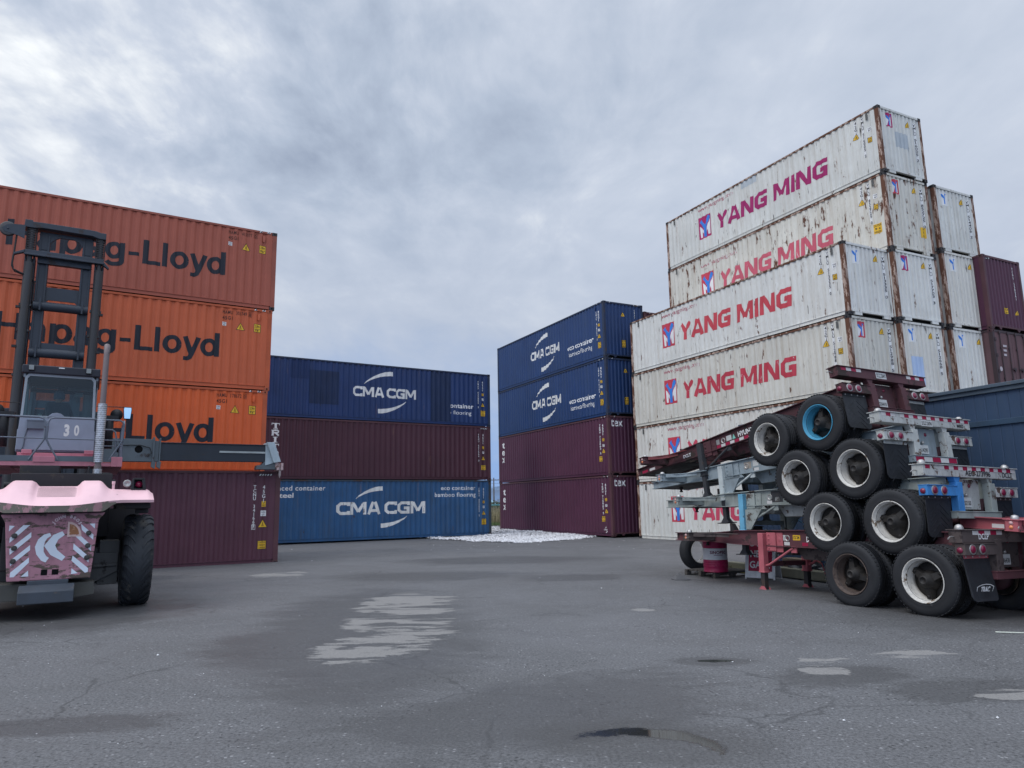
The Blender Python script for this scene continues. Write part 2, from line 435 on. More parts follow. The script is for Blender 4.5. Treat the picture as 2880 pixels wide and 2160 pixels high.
def decal(name, layers, mat, parent, face='side', lift=.003):
    """paint laid on the pressed steel: every layer is cut at the folds and follows them"""
    me = bpy.data.meshes.new(name); bm = bmesh.new()
    for k, (vs, fs) in enumerate(layers):
        b2 = bmesh.new(); bv = [b2.verts.new((p[0], 0, p[1])) for p in vs]
        for f in fs:
            try: b2.faces.new([bv[i] for i in f])
            except ValueError: pass
        if not b2.faces: b2.free(); continue
        bmesh.ops.recalc_face_normals(b2, faces=b2.faces)
        x0 = min(p[0] for p in vs); x1 = max(p[0] for p in vs)
        for q in (FOLD_S if face == 'side' else FOLD_E):
            if x0 < q < x1:
                bmesh.ops.bisect_plane(b2, geom=b2.verts[:] + b2.edges[:] + b2.faces[:], plane_co=(q, 0, 0), plane_no=(1, 0, 0), dist=1e-6)
        off = lift + .0004 * (k % 12)
        for v in b2.verts:
            if face == 'side': v.co.y = SIDE_Y + prof_side(v.co.x) - off
            else: v.co = Vector((END_X - prof_end(v.co.x) + off, v.co.x, v.co.z))
        tmp = bpy.data.meshes.new('t'); b2.to_mesh(tmp); b2.free(); bm.from_mesh(tmp); bpy.data.meshes.remove(tmp)
    for f in bm.faces: f.normal_update()
    want = Vector((0, -1, 0)) if face == 'side' else Vector((1, 0, 0))
    flip = [f for f in bm.faces if f.normal.dot(want) < 0]
    if flip: bmesh.ops.reverse_faces(bm, faces=flip)
    bm.to_mesh(me); bm.free(); me.materials.append(mat)
    return link(name, me, parent)
WHITE_P = decal_paint('white stencil paint', (.72, .72, .72), .25)
BLACK_P = decal_paint('black stencil paint', (.022, .022, .026), .2)
YELLOW_P = decal_paint('yellow sign paint', (.70, .42, .03), .2)
DARK_HOLE = plain('unlit opening', (.006, .006, .007), .9, spec=.1)

STACKS = {'A': (-8.48, 24.477, 211.28), 'B': (-1.214, 38.746, 211.31), 'C': (4.64, 34.362, 117.11), 'D': (11.333, 23.066, 116.81),
          'E': (13.487, 23.923, 116.41), 'F': (15.933, 25.058, 116.42), 'G': (17.728, 25.526, 117.23), 'H': (-7.45, 22.9, 210.5)}
def cframe(k, z, da=0, db=0):
    X, Y, t = STACKS[k]; d = Vector((math.cos(R(t)), math.sin(R(t)), 0)); n = Vector((d.y, -d.x, 0))
    o = Vector((X, Y, z)) + d * (L + da) + n * db
    return frame_mat(o, -d, n, Vector((0, 0, 1)))
def container(mat4, H, wall, frame_m, cast_m, label, group, door=False, ymsill=False, roof=True):
    c = empty('shipping_container', mat4, label, 'container', group)
    # long sides
    for far in (0, 1):
        vs = []; fs = []
        xs = [.15] + FOLD_S + [L - .15]
        for x in xs:
            d = SIDE_Y + prof_side(x); y = WID - d if far else d
            vs += [(x, y, .158), (x, y, H - .086)]
        fs = [(2 * i, 2 * i + 2, 2 * i + 3, 2 * i + 1) for i in range(len(xs) - 1)]
        m = MB(); m.add(vs, fs); m.build('side_wall', wall, c)
    if not door:
        vs = []; xs = [.12] + FOLD_E + [WID - .12]
        for y in xs: d = END_X - prof_end(y); vs += [(d, y, .172), (d, y, H - .1)]
        m = MB(); m.add(vs, [(2 * i, 2 * i + 2, 2 * i + 3, 2 * i + 1) for i in range(len(xs) - 1)]); m.build('end_wall', wall, c)
    m = MB(); m.box(.02, .05, .13, WID - .13, .172, H - .1); m.build('door_end', wall, c)
    m = MB(); m.add([(.1, .05, H - .03), (L - .1, .05, H - .03), (L - .1, WID - .05, H - .03), (.1, WID - .05, H - .03)], [(0, 1, 2, 3)]); m.build('roof', wall, c)
    for x in (0, L):
        for y in (0, WID):
            sx = 1 if x == 0 else -1; sy = 1 if y == 0 else -1
            m = MB(); m.box(x + sx * .006, x + sx * .155, y + sy * .006, y + sy * .125, .118, H - .118); m.build('corner_post', frame_m, c)
            for z0, z1 in ((0, .118), (H - .118, H)):
                m = MB(); m.box(x, x + sx * .178, y, y + sy * .162, z0, z1)
                m.cur = 1; zc_ = (z0 + z1) / 2
                hx = x + sx * .089
                m.add([(hx + .022 * math.cos(a * .785), y - sy * .0012, zc_ + .036 * math.sin(a * .785)) for a in range(8)], [tuple(range(8))])
                hy = y + sy * .08
                m.add([(x - sx * .0012, hy + .02 * math.cos(a * .785), zc_ + .034 * math.sin(a * .785)) for a in range(8)], [tuple(range(8))])
                m.build('corner_casting', (cast_m, DARK_HOLE), c, .006)
    for y, s_ in ((0, 1), (WID, -1)):
        m = MB(); m.box(.178, L - .178, y + s_ * .006, y + s_ * .066, H - .086, H - .012); m.build('top_rail', frame_m, c, .004)
        m = MB(); m.box(.178, L - .178, y + s_ * .034, y + s_ * .06, .032, .150)
        m.box(.178, L - .178, y + s_ * .010, y + s_ * .062, .150, .163); m.box(.178, L - .178, y + s_ * .014, y + s_ * .034, .026, .036)
        m.build('bottom_rail', wall, c)
    m = MB(); m.box(L - .075, L - .006, .162, WID - .162, H - .098, H - .016); m.build('top_rail', frame_m if not ymsill else wall, c, .004)
    m = MB(); m.box(L - .09, L - .006, .162, WID - .162, .118, .178)
    if ymsill:
        for y in (.3, WID - .66): m.box(L - .08, L - .01, y, y + .36, .015, .118)
    else:
        for y in (.16, WID - .16, .62, WID - .62):
            m.prism([(y - .12, .118), (y + .12, .118), (y, .012)], L - .06, L - .012, 'x')
    m.build('bottom_rail', wall if ymsill else frame_m, c)
    m = MB(); m.box(.1, L - .22, .10, WID - .10, .03, .14); m.build('floor', DARK_FLOOR, c)
    if door:
        m = MB()
        for k in range(2):
            y0 = .13 + k * 1.09; m.box(L - .045, L - .02, y0, y0 + 1.075, .18, H - .1)
        m.build('door', wall, c, .004)
        for y in (.42, .95, 1.45, 1.98):
            m = MB(); m.tube([(L + .012, y, .12), (L + .012, y, H - .06)], .018, 8)
            for z in (.16, H - .1): m.box(L - .01, L + .03, y - .05, y + .05, z - .05, z + .05)
            for z in (.75, 1.9): m.box(L - .02, L + .02, y - .035, y + .035, z - .03, z + .03)
            m.build('lock_rod', frame_m, c)
        for y in (.95, 1.45):
            m = MB(); m.box(L + .012, L + .045, y - .03, y + .25, 1.12, 1.155); m.box(L - .015, L + .03, y + .16, y + .26, 1.06, 1.2); m.build('door_handle', frame_m, c)
        for y in (.125, WID - .125):
            m = MB()
            for z in (.35, .95, 1.55, 2.15): m.box(L - .03, L + .014, y - .05, y + .05, z, z + .12)
            m.build('door_hinge', frame_m, c)
    return c
DARK_FLOOR = plain('container underside', (.02, .019, .018), .9)
def hazard_strip(c, H, x0, x1, z, face='side'):
    n = 5; st = (x1 - x0) / n
    decal('hazard_strip', [rect(x0, x1, z, z + .055)], BLACK_P, c, face, .016 if face == 'side' else .018)
    decal('hazard_strip', [poly((x0 + i * st, z + .002), (x0 + (i + .45) * st, z + .002), (x0 + (i + .8) * st, z + .053), (x0 + (i + .35) * st, z + .053)) for i in range(n)], WHITE_P, c, face, .02 if face == 'side' else .022)
def warn_triangle(c, x, z, s=.15, face='side'):
    decal('warning_sign', [poly((x - s, z - s * .85), (x + s, z - s * .85), (x, z + s * .95))], BLACK_P, c, face, .0035)
    k = .83
    decal('warning_sign', [poly((x - s * k, z - s * .76), (x + s * k, z - s * .76), (x, z + s * .74))], YELLOW_P, c, face, .0055)
    decal('warning_mark', [rect(x - s * .3, x + s * .3, z - s * .5, z - s * .42), rect(x - s * .2, x + s * .2, z - s * .3, z - s * .2), poly((x - .02, z - s * .1), (x + .02, z - s * .1), (x, z + s * .3))], BLACK_P, c, face, .0075)
def caution_plate(c, x, z, wd, h, lines, face='side', border=True):
    if border: decal('caution_plate', [rect(x - wd / 2 - .015, x + wd / 2 + .015, z - h / 2 - .015, z + h / 2 + .015)], BLACK_P, c, face, .0035)
    decal('caution_plate', [rect(x - wd / 2, x + wd / 2, z - h / 2, z + h / 2)], YELLOW_P, c, face, .0055)
    n = len(lines); lay = []
    for i, tx in enumerate(lines):
        hh = h * .62 / n; zz = z + h / 2 - h * (i + .83) / n
        ww = wd * min(.88, .16 * len(tx) + .12); lay += text_poly(tx, x - ww / 2, x + ww / 2, zz, hh, .02)
    decal('caution_text', lay, BLACK_P, c, face, .0075)
def white_plate(c, x, z, s, face='side', m=None, txt=('UG', 'UT')):
    decal('code_plate', [rect(x - s / 2, x + s / 2, z - s / 2, z + s / 2)], m or WHITE_P, c, face, .0035)
    decal('code_text', text_poly(txt[0], x - s * .36, x + s * .36, z + s * .08, s * .28, .02) + text_poly(txt[1], x - s * .3, x + s * .3, z - s * .38, s * .28, .02), BLACK_P, c, face, .0055)
def number_col(c, txt, x, ztop, h, step, m, face='side', w=None, back=None):
    if back: decal('number_backing', [rect(x - .05, x + .05, ztop - step * len(txt) + .02, ztop + .03)], back, c, face, .0025)
    decal('container_number', text_col(txt, x, ztop, h, step, w), m, c, face, .005)

# paints
HL_O = (.61, .105, .025)
paint = {
    'orange_hazed': wall_paint('haze dulled orange container paint', (.34, .088, .055), 0, 0, .10, 1.0, .62, streak=.10, dirt=(.26, .09, .06), dirtamt=.2),  # top box: the dulling by haze is put into its paint colour
    'orange_mid': wall_paint('orange container paint', (.50, .105, .040), 0, 0, .10, 2.0, .6, streak=.10, dirt=(.34, .09, .05), dirtamt=.2),
    'orange': wall_paint('bright orange container paint', HL_O, 0, 0, .10, 3.0, .55, streak=.10, dirt=(.36, .08, .03), dirtamt=.2),
    'maroon': wall_paint('maroon container paint', (.088, .030, .048), .02, .1, .16, 4.0, .55, streak=.2, dirt=(.10, .05, .055), dirtamt=.35),
    'maroon2': wall_paint('dark maroon container paint', (.062, .020, .032), .02, .05, .14, 5.0, .55, streak=.15, dirt=(.07, .035, .04), dirtamt=.3),
    'maroon3': wall_paint('plum container paint', (.074, .020, .044), .0, .05, .12, 6.0, .5, streak=.12, dirt=(.07, .04, .05), dirtamt=.25),
    'brown': wall_paint('dull brown container door paint', (.12, .062, .068), .1, .1, .2, 6.6, .7, streak=.3, dirt=(.10, .07, .07), dirtamt=.4),
    'navy': wall_paint('navy blue container paint', (.0105, .032, .115), .04, .15, .18, 7.0, .5, streak=.2, dirt=(.03, .045, .09), dirtamt=.35),
    'navy2': wall_paint('deep blue container paint', (.008, .034, .12), .0, .08, .15, 8.0, .5, streak=.25, dirt=(.05, .08, .14), dirtamt=.35),
    'blue': wall_paint('mid blue container paint', (.022, .090, .215), .22, .2, .2, 9.0, .6, streak=.5, dirt=(.055, .08, .11), dirtamt=.5, rustcol=(.06, .035, .025)),
}
for i in range(9):
    rr = (.36, .44, .40, .40, .34, .26, .62, .26, .34)[i]
    paint['white%d' % i] = wall_paint('weathered white container paint %d' % i, ((.60, .605, .575), (.63, .615, .57), (.58, .565, .51), (.64, .64, .61))[i % 4], rr, (.75, .9, .8, .75)[i % 4], .10, 11.3 + i * 3.7, .6, streak=(.3, .36, .55, .3)[i % 4], dirt=(.34, .28, .21), dirtamt=.42)
FR = {
    'orange': worn('orange frame', (.42, .085, .03), amount=.1, scale=3), 'ohazed': worn('haze dulled orange frame', (.27, .075, .05), amount=.1, scale=3),  # second one: frame of the top box, same haze dulling in its colour
    'maroon': worn('maroon frame', (.085, .034, .042), amount=.18, scale=3), 'navy': worn('navy frame', (.018, .030, .065), (.06, .045, .04), .3, 3),
    'blue': worn('blue frame', (.03, .05, .07), (.06, .045, .04), .45, 3),
    'rust': worn('rusty white post', (.38, .28, .23), (.115, .050, .030), .62, 4.5, .85, (1.6, 1.6, .45), .35, seed=2),
    'rustrail': worn('rust flecked rail', (.47, .40, .36), (.13, .065, .045), .45, 6, .8, (.6, .6, 1.4), .2, seed=4),
    'mcast': worn('maroon casting', (.07, .03, .036), amount=.3, scale=6), 'dcast': worn('black casting', (.03, .028, .03), (.05, .035, .03), .35, 6),
    'ocast': worn('orange casting', (.34, .08, .035), amount=.25, scale=6), 'ncast': worn('blue casting', (.018, .026, .05), (.05, .04, .035), .35, 6),
}
DARK_TXT = decal_paint('dark brown stencil paint', (.075, .022, .014), .2)
def deco_orange(c, num, under, sd):
    H = HC; x0, x1 = L - 7.95, L - 1.70
    kx = (x1 - x0) / HG_W
    decal('lettering', place(HG, x0, 1.06, kx, .82), decal_paint('navy black lettering paint %d' % sd, (.014, .017, .026), .06, under, sd), c)
    decal('container_number', text_poly('HAMU', L - 1.65, L - 1.32, H - .30, .12, .02, 1.1) + text_poly(num[0], L - 1.21, L - .86, H - .30, .12, .02, 1.15) + text_poly(num[1], L - .78, L - .71, H - .30, .11, .02) + text_poly('45G1', L - 1.65, L - 1.32, H - .50, .12, .02, 1.1), DARK_TXT, c)
    decal('number_frame', [strip([(L - .80, H - .32), (L - .69, H - .32), (L - .69, H - .16), (L - .80, H - .16), (L - .80, H - .32)], .01)], DARK_TXT, c, lift=.006)
    warn_triangle(c, L - 1.05, H - .70, .15); caution_plate(c, L - .49, H - .70, .21, .27, ('2,9m', "9'6\"")); white_plate(c, L - 1.58, H - .66, .13, txt=('1S', '02'))
    hazard_strip(c, H, L - .62, L - .2, H - .075)
    m = MB(); m.box(L - .50, L - .42, -.004, .022, H - .40, H - .19); m.box(L - .485, L - .435, -.012, -.004, H - .42, H - .36); m.build('document_vent', under_mat(under), c)
_um = {}
def under_mat(col):
    if col not in _um: _um[col] = plain('vent paint %d' % len(_um), col, .6)
    return _um[col]
def deco_swoosh(c, x0, x1, zb, h, sw, m, thick=.2):
    decal('lettering', place(SQ, x0, zb, (x1 - x0) / SQ_W, h), m, c)
    decal('logo', [swoosh(*sw[0], thick), swoosh(*sw[1], thick, False)], m, c)
def vert_marks(c, H, code, num, m, white=True, xcol=.46, xnum=.73, top=None, cau=('CAUTION', "9'6\"", 'HIGH', 'CONTAINER'), cauz=.70, cx=None, ch=.30):
    top = H - .42 if top is None else top
    number_col(c, num, L - xnum, top, .092, .116, m, w=.07)
    number_col(c, code, L - xcol, top, .11, .145, m, w=.075)
    caution_plate(c, L - xcol, top - .74, .13, .14, ('2,9', "9'6\""), border=False)
    white_plate(c, L - xcol, top - 1.0, .13)
    warn_triangle(c, L - xcol, top - 1.30, .13)
    caution_plate(c, L - (cx or xcol), cauz, .26, ch, cau)
    m2 = MB(); m2.box(L - .80, L - .73, .0, .022, H - .33, H - .16); m2.build('document_vent', paint['maroon'] if 'TC' in num or 'TR' in num or 'TE' in num else paint['navy'], c)
def deco_ym(c, H, num, logo_m, txt_m, www_m, code, sd, cau=False, up=0.0):
    u = up
    X0 = L - 9.77
    decal('logo', [rect(X0, X0 + .84, .80 + u, 1.90 + u)], logo_m, c)
    def q(pts): return [(X0 + .84 * p[0], .80 + u + 1.10 * p[1]) for p in pts]
    decal('logo', [(q([(.09, .60), (.40, .36), (.40, .20), (.28, .32), (.25, .07), (.12, .07)]), [(0, 1, 2, 3, 4, 5)]), (q([(.91, .80), (.62, .40), (.60, .22), (.72, .34), (.75, .10), (.88, .10)]), [(0, 1, 2, 3, 4, 5)])], LOGO_W, c, lift=.005)
    vs, fs = strip([(.15, .84), (.5, .47), (.5, .05)], .17); v2, f2 = strip([(.86, .92), (.5, .46)], .17)
    decal('logo', [(q(vs), fs), (q(v2), f2)], LOGO_B, c, lift=.0075)
    decal('lettering', place(WD, L - 8.60, .90 + u, 6.22 / WD_W, .735, .10), txt_m, c)
    decal('web_address', text_poly('www.yangming.com', L - 9.76, L - 7.42, 2.20 + u * 1.1, .19, .012, 1.0, 0), www_m, c)
    number_col(c, code, L - .99, H - .20, .105, .135, BLACK_P, back=LOGO_W); number_col(c, num, L - .70, H - .19, .10, .121, BLACK_P, back=LOGO_W)
    warn_triangle(c, L - 1.0, H - .79, .145)
    white_plate(c, L - .44, H - .76, .17, txt=('GB', '87')); caution_plate(c, L - .45, H - 1.17, .14, .18, ('2,6m', "8'6\""))
    if cau: caution_plate(c, L - .47, .90, .34, .36, ('CAUTION', "9 6", 'HIGH'), border=False)
    for x in (.62, L - .52):
        m = MB(); m.box(x, x + .07, .0, .022, H - .36, H - .13); m.box(x + .005, x + .065, -.006, .0, H - .37, H - .33); m.build('document_vent', VENT_G, c)
LOGO_W = decal_paint('white logo paint', (.70, .70, .70), .3); LOGO_B = decal_paint('blue logo paint', (.035, .20, .62), .2)
VENT_G = plain('grey vent', (.10, .10, .095), .7)
def deco_ym_end(c, H, num, style, logo_m):
    z1 = H - .18
    if style == 'red':
        decal('logo', [rect(.44, .78, z1 - .55, z1)], logo_m, c, 'end')
        decal('logo', [poly((.47, z1 - .5), (.53, z1 - .5), (.58, z1 - .25), (.47, z1 - .15)), poly((.75, z1 - .5), (.68, z1 - .5), (.64, z1 - .25), (.75, z1 - .1))], LOGO_W, c, 'end', .005)
    else: decal('logo', [rect(.46, .78, z1 - .55, z1)], LOGO_W, c, 'end')
    decal('logo', [strip([(.50, z1 - .10), (.60, z1 - .28), (.60, z1 - .50)], .06), strip([(.74, z1 - .06), (.60, z1 - .27)], .06)], LOGO_B, c, 'end', .0075)
    warn_triangle(c, 1.67, H - .42, .14, 'end')
    number_col(c, num, 2.06, H - .30, .095, .118, BLACK_P, 'end', back=LOGO_W)

def build_stacks():
    O = 'orange containers stacked on the left'
    z = 2.80
    spec = [('orange', ('178672', '0'), 'bright orange container lowest of the three orange ones behind the forklift cab', HL_O, 'orange', 'ocast', -.05),
            ('orange_mid', ('303749', '8'), 'orange container in the middle between two other orange containers', (.50, .105, .04), 'orange', 'ocast', .0),
            ('orange_hazed', ('415077', '0'), 'orange container dulled by painted-in haze on top of the orange stack', (.34, .088, .055), 'ohazed', 'dcast', .06)]
    h0 = .004
    c = container(cframe('H', -.06), HC, paint['maroon'], FR['maroon'], FR['mcast'], 'dusty maroon container on the ground under the forklift spreader', 'maroon containers')
    number_col(c, 'TCNU 341667', L - .775, 2.44, .10, .12, WHITE_P); number_col(c, '7', L - .775, 1.20, .10, .12, WHITE_P)
    decal('number_frame', [strip([(L - .83, 1.08), (L - .72, 1.08), (L - .72, 1.22), (L - .83, 1.22), (L - .83, 1.08)], .012)], WHITE_P, c, lift=.006)
    number_col(c, '45G1', L - .50, 2.44, .11, .14, WHITE_P)
    caution_plate(c, L - .49, 1.86, .13, .17, ('2,9', "9'6\""), border=False); white_plate(c, L - .49, 1.57, .17); warn_triangle(c, L - .50, 1.26, .15); caution_plate(c, L - .50, .60, .24, .24, ('CAUTION', 'HIGH', 'CONTAINER'))
    hazard_strip(c, HC, L - .66, L - .26, HC - .155)
    m = MB(); m.box(L - .84, L - .77, .0, .022, HC - .36, HC - .19); m.build('document_vent', paint['maroon'], c)
    # hidden base of the orange stack, set back a little
    container(cframe('A', -.096, 0, .72), HC, paint['maroon2'], FR['maroon'], FR['mcast'], 'dark container under the orange stack hidden behind the maroon one', 'maroon containers')
    for i, (pm, num, lab, under, fr, ca, da) in enumerate(spec):
        c = container(cframe('A', z + h0 + i * (HC + h0), -da), HC, paint[pm], FR[fr], FR[ca], lab, O)
        deco_orange(c, num, under, i)
    # back left stack
    zb = .06
    c = container(cframe('B', zb), HC, paint['blue'], FR['blue'], FR['dcast'], 'mid blue weathered container at the bottom with large white lettering between two eco captions', 'blue containers')
    wt = decal_paint('weathered white lettering', (.68, .68, .66), .34, (.12, .10, .10), 3)
    deco_swoosh(c, L - 8.48, L - 3.87, 1.22, .60, ((L - 7.53, L - 6.17, 1.98, 2.47), (L - 6.23, L - 4.85, .66, 1.10)), wt, .19)
    decal('caption', text_poly('eco container', L - 2.97, L - .95, 2.38, .215, .012, 1.08) + text_poly('bamboo flooring', L - 3.33, L - .94, 2.03, .215, .012, 1.08) + text_poly('advanced container', L - 11.93, L - 9.03, 2.39, .215, .012, 1.08) + text_poly('steel', L - 11.32, L - 10.52, 2.06, .215, .018), WHITE_P, c)
    vert_marks(c, HC, '45G1', 'CMAU 492652 2', WHITE_P)
    c = container(cframe('B', zb + HC + h0), HC, paint['maroon2'], FR['maroon'], FR['mcast'], 'dark maroon container with slab lettering down its left end between two blue ones', 'maroon containers')
    decal('lettering', letters_slab('TRITON', L - 11.63, 2.60, .37, .265, .322), WHITE_P, c)
    vert_marks(c, HC, '45G1', 'TRHU 661564 0', WHITE_P, cauz=.66, cau=('CAUTION', 'HIGH'), ch=.24)
    hazard_strip(c, HC, L - .62, L - .2, HC - .155)
    c = container(cframe('B', zb + 2 * (HC + h0)), HC, paint['navy'], FR['navy'], FR['ncast'], 'navy container with darker repaired patches on top of the back left stack', 'blue containers')
    deco_swoosh(c, L - 7.78, L - 4.42, 1.22, .50, ((L - 7.21, L - 5.69, 1.87, 2.47), (L - 6.47, L - 4.96, .52, 1.08)), decal_paint('white lettering', (.66, .66, .65), .16, (.05, .06, .1), 5))
    decal('caption', text_poly('eco container', L - 3.35, L - 1.03, .93, .235, .018, 1.05) + text_poly('bamboo flooring', L - 3.5, L - 1.17, .58, .20, .0), WHITE_P, c)
    pm = decal_paint('dark blue patch paint', (.011, .024, .068), .2); pm2 = decal_paint('dull blue patch paint', (.010, .027, .092), .2)
    decal('repair_patch', [rect(L - 3.57, L - 2.40, .17, HC - .10)], pm, c, lift=.0075); decal('repair_patch', [rect(L - 9.94, L - 8.49, .72, 2.36)], pm, c, lift=.007); decal('repair_patch', [rect(L - 10.86, L - 9.98, 1.9, HC - .09)], pm2, c, lift=.006)
    vert_marks(c, HC, '45G1', 'CMAU 632843 3', WHITE_P)
    # stack beyond the gap
    zc_ = .06
    def endmarks(c, H, num):
        warn_triangle(c, 1.19, H - .60, .13, 'end'); caution_plate(c, 1.19, .77, .25, .36, ('CAUTION', "9'6\"", 'HIGH'), 'end')
        number_col(c, num, 1.93, H - .28, .10, .125, WHITE_P, 'end', .07); hazard_strip(c, H, .22, .56, H - .075, 'end'); hazard_strip(c, H, 1.86, 2.2, H - .075, 'end')
    for i in range(2):
        c = container(cframe('C', zc_ + i * (HC + h0), -.05 * (1 - i)), HC, paint['maroon3'], FR['maroon'], FR['mcast'],
                      ('plum container on the ground beside the white gravel, small white lettering at both ends', 'plum container second from the ground with white lettering, under the two blue containers')[i], 'maroon containers')
        lay = []
        for j, ch in enumerate('tex'): lay += text_poly(ch, L - 11.72, L - 11.36, 2.14 - j * .44, .44, .012)
        decal('lettering', lay, WHITE_P, c)
        decal('lettering', text_poly('tex', .20, .88, 2.38, .40, .014, 1.1), WHITE_P, c, 'end', .005)
        number_col(c, 'TEMU 715062 5', L - .78, 2.52, .09, .115, WHITE_P, w=.06); number_col(c, '45G1', L - .52, 2.50, .11, .14, WHITE_P, w=.07)
        caution_plate(c, L - .52, 1.74, .12, .14, ('2,9', "9'6\""), border=False); white_plate(c, L - .52, 1.46, .12); warn_triangle(c, L - .52, 1.20, .13); caution_plate(c, L - .80, .82, .30, .24, ('CAUTION', "9'6\" HIGH"))
        hazard_strip(c, HC, .22, .56, HC - .075, 'end'); hazard_strip(c, HC, L - .6, L - .22, HC - .075)
        if i == 0: decal('logo', place(SQ, L - .78, .28, .28 / SQ_W, .06) + [swoosh(L - .72, L - .55, .37, .43, .03), swoosh(L - .65, L - .5, .17, .24, .03, False)], WHITE_P, c)
    for i in range(2):
        c = container(cframe('C', zc_ + (2 + i) * (HC + h0), .03 * i), HC, paint['navy2'], FR['navy'], FR['ncast'],
                      ('blue container with white lettering resting on the two plum containers', 'blue container topmost of the stack right of the sky gap')[i], 'blue containers')
        deco_swoosh(c, L - 7.72, L - 4.40, 1.19, .50, ((L - 7.17, L - 5.72, 1.90, 2.40), (L - 6.48, L - 4.97, .48, 1.0)), decal_paint('white lettering', (.66, .66, .65), .16, (.05, .06, .1), 5), .22)
        decal('caption', text_poly('eco container', L - 3.56, L - 1.03, 1.00, .26, .016, 1.06) + text_poly('bamboo flooring', L - 3.46, L - 1.18, .63, .24, .006, 1.06), WHITE_P, c)
        vert_marks(c, HC, '45G1', 'CMAU 618362 3', WHITE_P, xcol=.50, xnum=.72); endmarks(c, HC, 'CMAU 618362')
        hazard_strip(c, HC, L - .6, L - .22, HC - .075)
    for i in range(4):
        H = HC if i < 3 else STD
        c = container(cframe('C', zc_ + i * (HC + h0), .0, WID + .06), H, paint['maroon2'], FR['maroon'], FR['mcast'],
                      'maroon container mostly hidden behind the blue and white stacks' if i == 3 else 'container of the row hidden behind the blue and white stacks', 'maroon containers')
        if i == 3:
            decal('lettering', text_poly('tex', .20, .88, H - .52, .40, .014, 1.1), WHITE_P, c, 'end', .005); hazard_strip(c, H, .22, .56, H - .075, 'end')
    # white stacks on the right
    Wg = 'white containers stacked on the right'
    red = [decal_paint('red lettering paint %d' % i, col, wr, (.58, .57, .55), i * 2.0) for i, (col, wr) in enumerate((((.50, .055, .075), .16), ((.44, .04, .065), .26), ((.50, .06, .10), .18), ((.50, .06, .11), .2)))]
    mag = decal_paint('magenta lettering paint', (.30, .012, .11), .12, (.58, .57, .55), 9); pink = decal_paint('faded red lettering paint', (.48, .09, .13), .22, (.58, .57, .55), 12)
    www = decal_paint('thin faded lettering paint', (.36, .09, .12), .5, (.56, .55, .54), 3, scale=14)
    logo = [decal_paint('red logo paint %d' % i, c_, .2, (.58, .57, .55), i) for i, c_ in enumerate(((.50, .045, .075), (.36, .012, .11)))]
    labsD = ['weathered white container on the ground behind the stacked chassis', 'white container second from the ground, half hidden by the top chassis',
             'white container with clean red lettering, just above the red chassis rail', 'white container with brown dirt streaks, topmost of the front white row']
    for i in range(4):
        c = container(cframe('D', -.02 + i * (STD + h0), (.0, .0, .05, -.0)[i]), STD, paint['white%d' % i], FR['rust'], FR['dcast'], labsD[i], Wg, ymsill=True)
        deco_ym(c, STD, ('YMLU 512345 6', 'YMLU 512345 6', 'YMLU 512988 5', 'YMLU 513335 0')[i], logo[0], red[(3, 2, 1, 0)[i]], www, '42G1', i)
        deco_ym_end(c, STD, ('YMLU 5123456', 'YMLU 5123456', 'YMLU 512988 5', 'YMLU 513335 0')[i], 'red' if i == 2 else 'blue', logo[0])
    z = -.02 + STD + h0
    labsE = ['white container end behind the chassis roof line', 'white container end with faint pale blue square under the magenta badge', 'white container end with a magenta badge and rust spots low down', 'taller white container with red lettering and yellow height notice, heavy rust on its end', 'white container with magenta lettering, topmost of all the stacks']
    for i, H in enumerate((STD, STD, STD, HC, STD)):
        c = container(cframe('E', z, (0, .03, 0, .02, -.02)[i]), H, paint['white%d' % ((4, 5, 7, 6, 0)[i])], FR['rust'], FR['dcast'], labsE[i], Wg, ymsill=True)
        if i >= 3: deco_ym(c, H, ('YMLU 852725 0', 'YMLU 516005 2')[i - 3], logo[i - 3], (pink, mag)[i - 3], www, ('45G1', '42G1')[i - 3], 20 + i, i == 3, .08 if i == 3 else 0)
        if i: deco_ym_end(c, H, ('', 'YMLU 512668 5', 'YMLU 517703 3', 'YMLU 852725 0', 'YMLU 516005 2')[i], ('', 'blue', 'red', 'red', 'red')[i], logo[1 if i != 3 else 0])
        gp = decal_paint('grey overpaint', (.40, .44, .47), .2); bp = decal_paint('pale blue overpaint', (.38, .48, .66), .2)
        if i == 4:
            decal('paint_patch', [rect(.92, 1.62, 1.15, 1.75)], gp, c, 'end'); decal('paint_patch', [rect(L - 6.9, L - 6.0, 2.2, 2.52)], gp, c)
        if i == 3: caution_plate(c, 1.95, .88, .26, .40, ('AU', '96', 'HI'), 'end', False)
        if i == 1: decal('paint_patch', [rect(.50, 1.08, .35, 1.35)], bp, c, 'end')
        z += H + h0
    z = -.02 + STD + h0
    labsF = ['white container end just above the navy building roof', 'white container end between the magenta badge one and the maroon door end', 'white container end with blue badge, one below the top of its column', 'white container end, top of the third column, beside open sky']
    for i, H in enumerate((STD, STD, HC, STD)):
        c = container(cframe('F', z, .02 * (i % 2)), H, paint['white%d' % ((8, 7, 5, 8)[i])], FR['rust'], FR['dcast'], labsF[i], Wg, ymsill=True)
        if i: deco_ym_end(c, H, ('', 'YMLU 512266 1', 'YMLU 519931 5', 'YMLU 514406 2')[i], 'blue', logo[0])
        z += H + h0
    z = -.02 + STD + h0
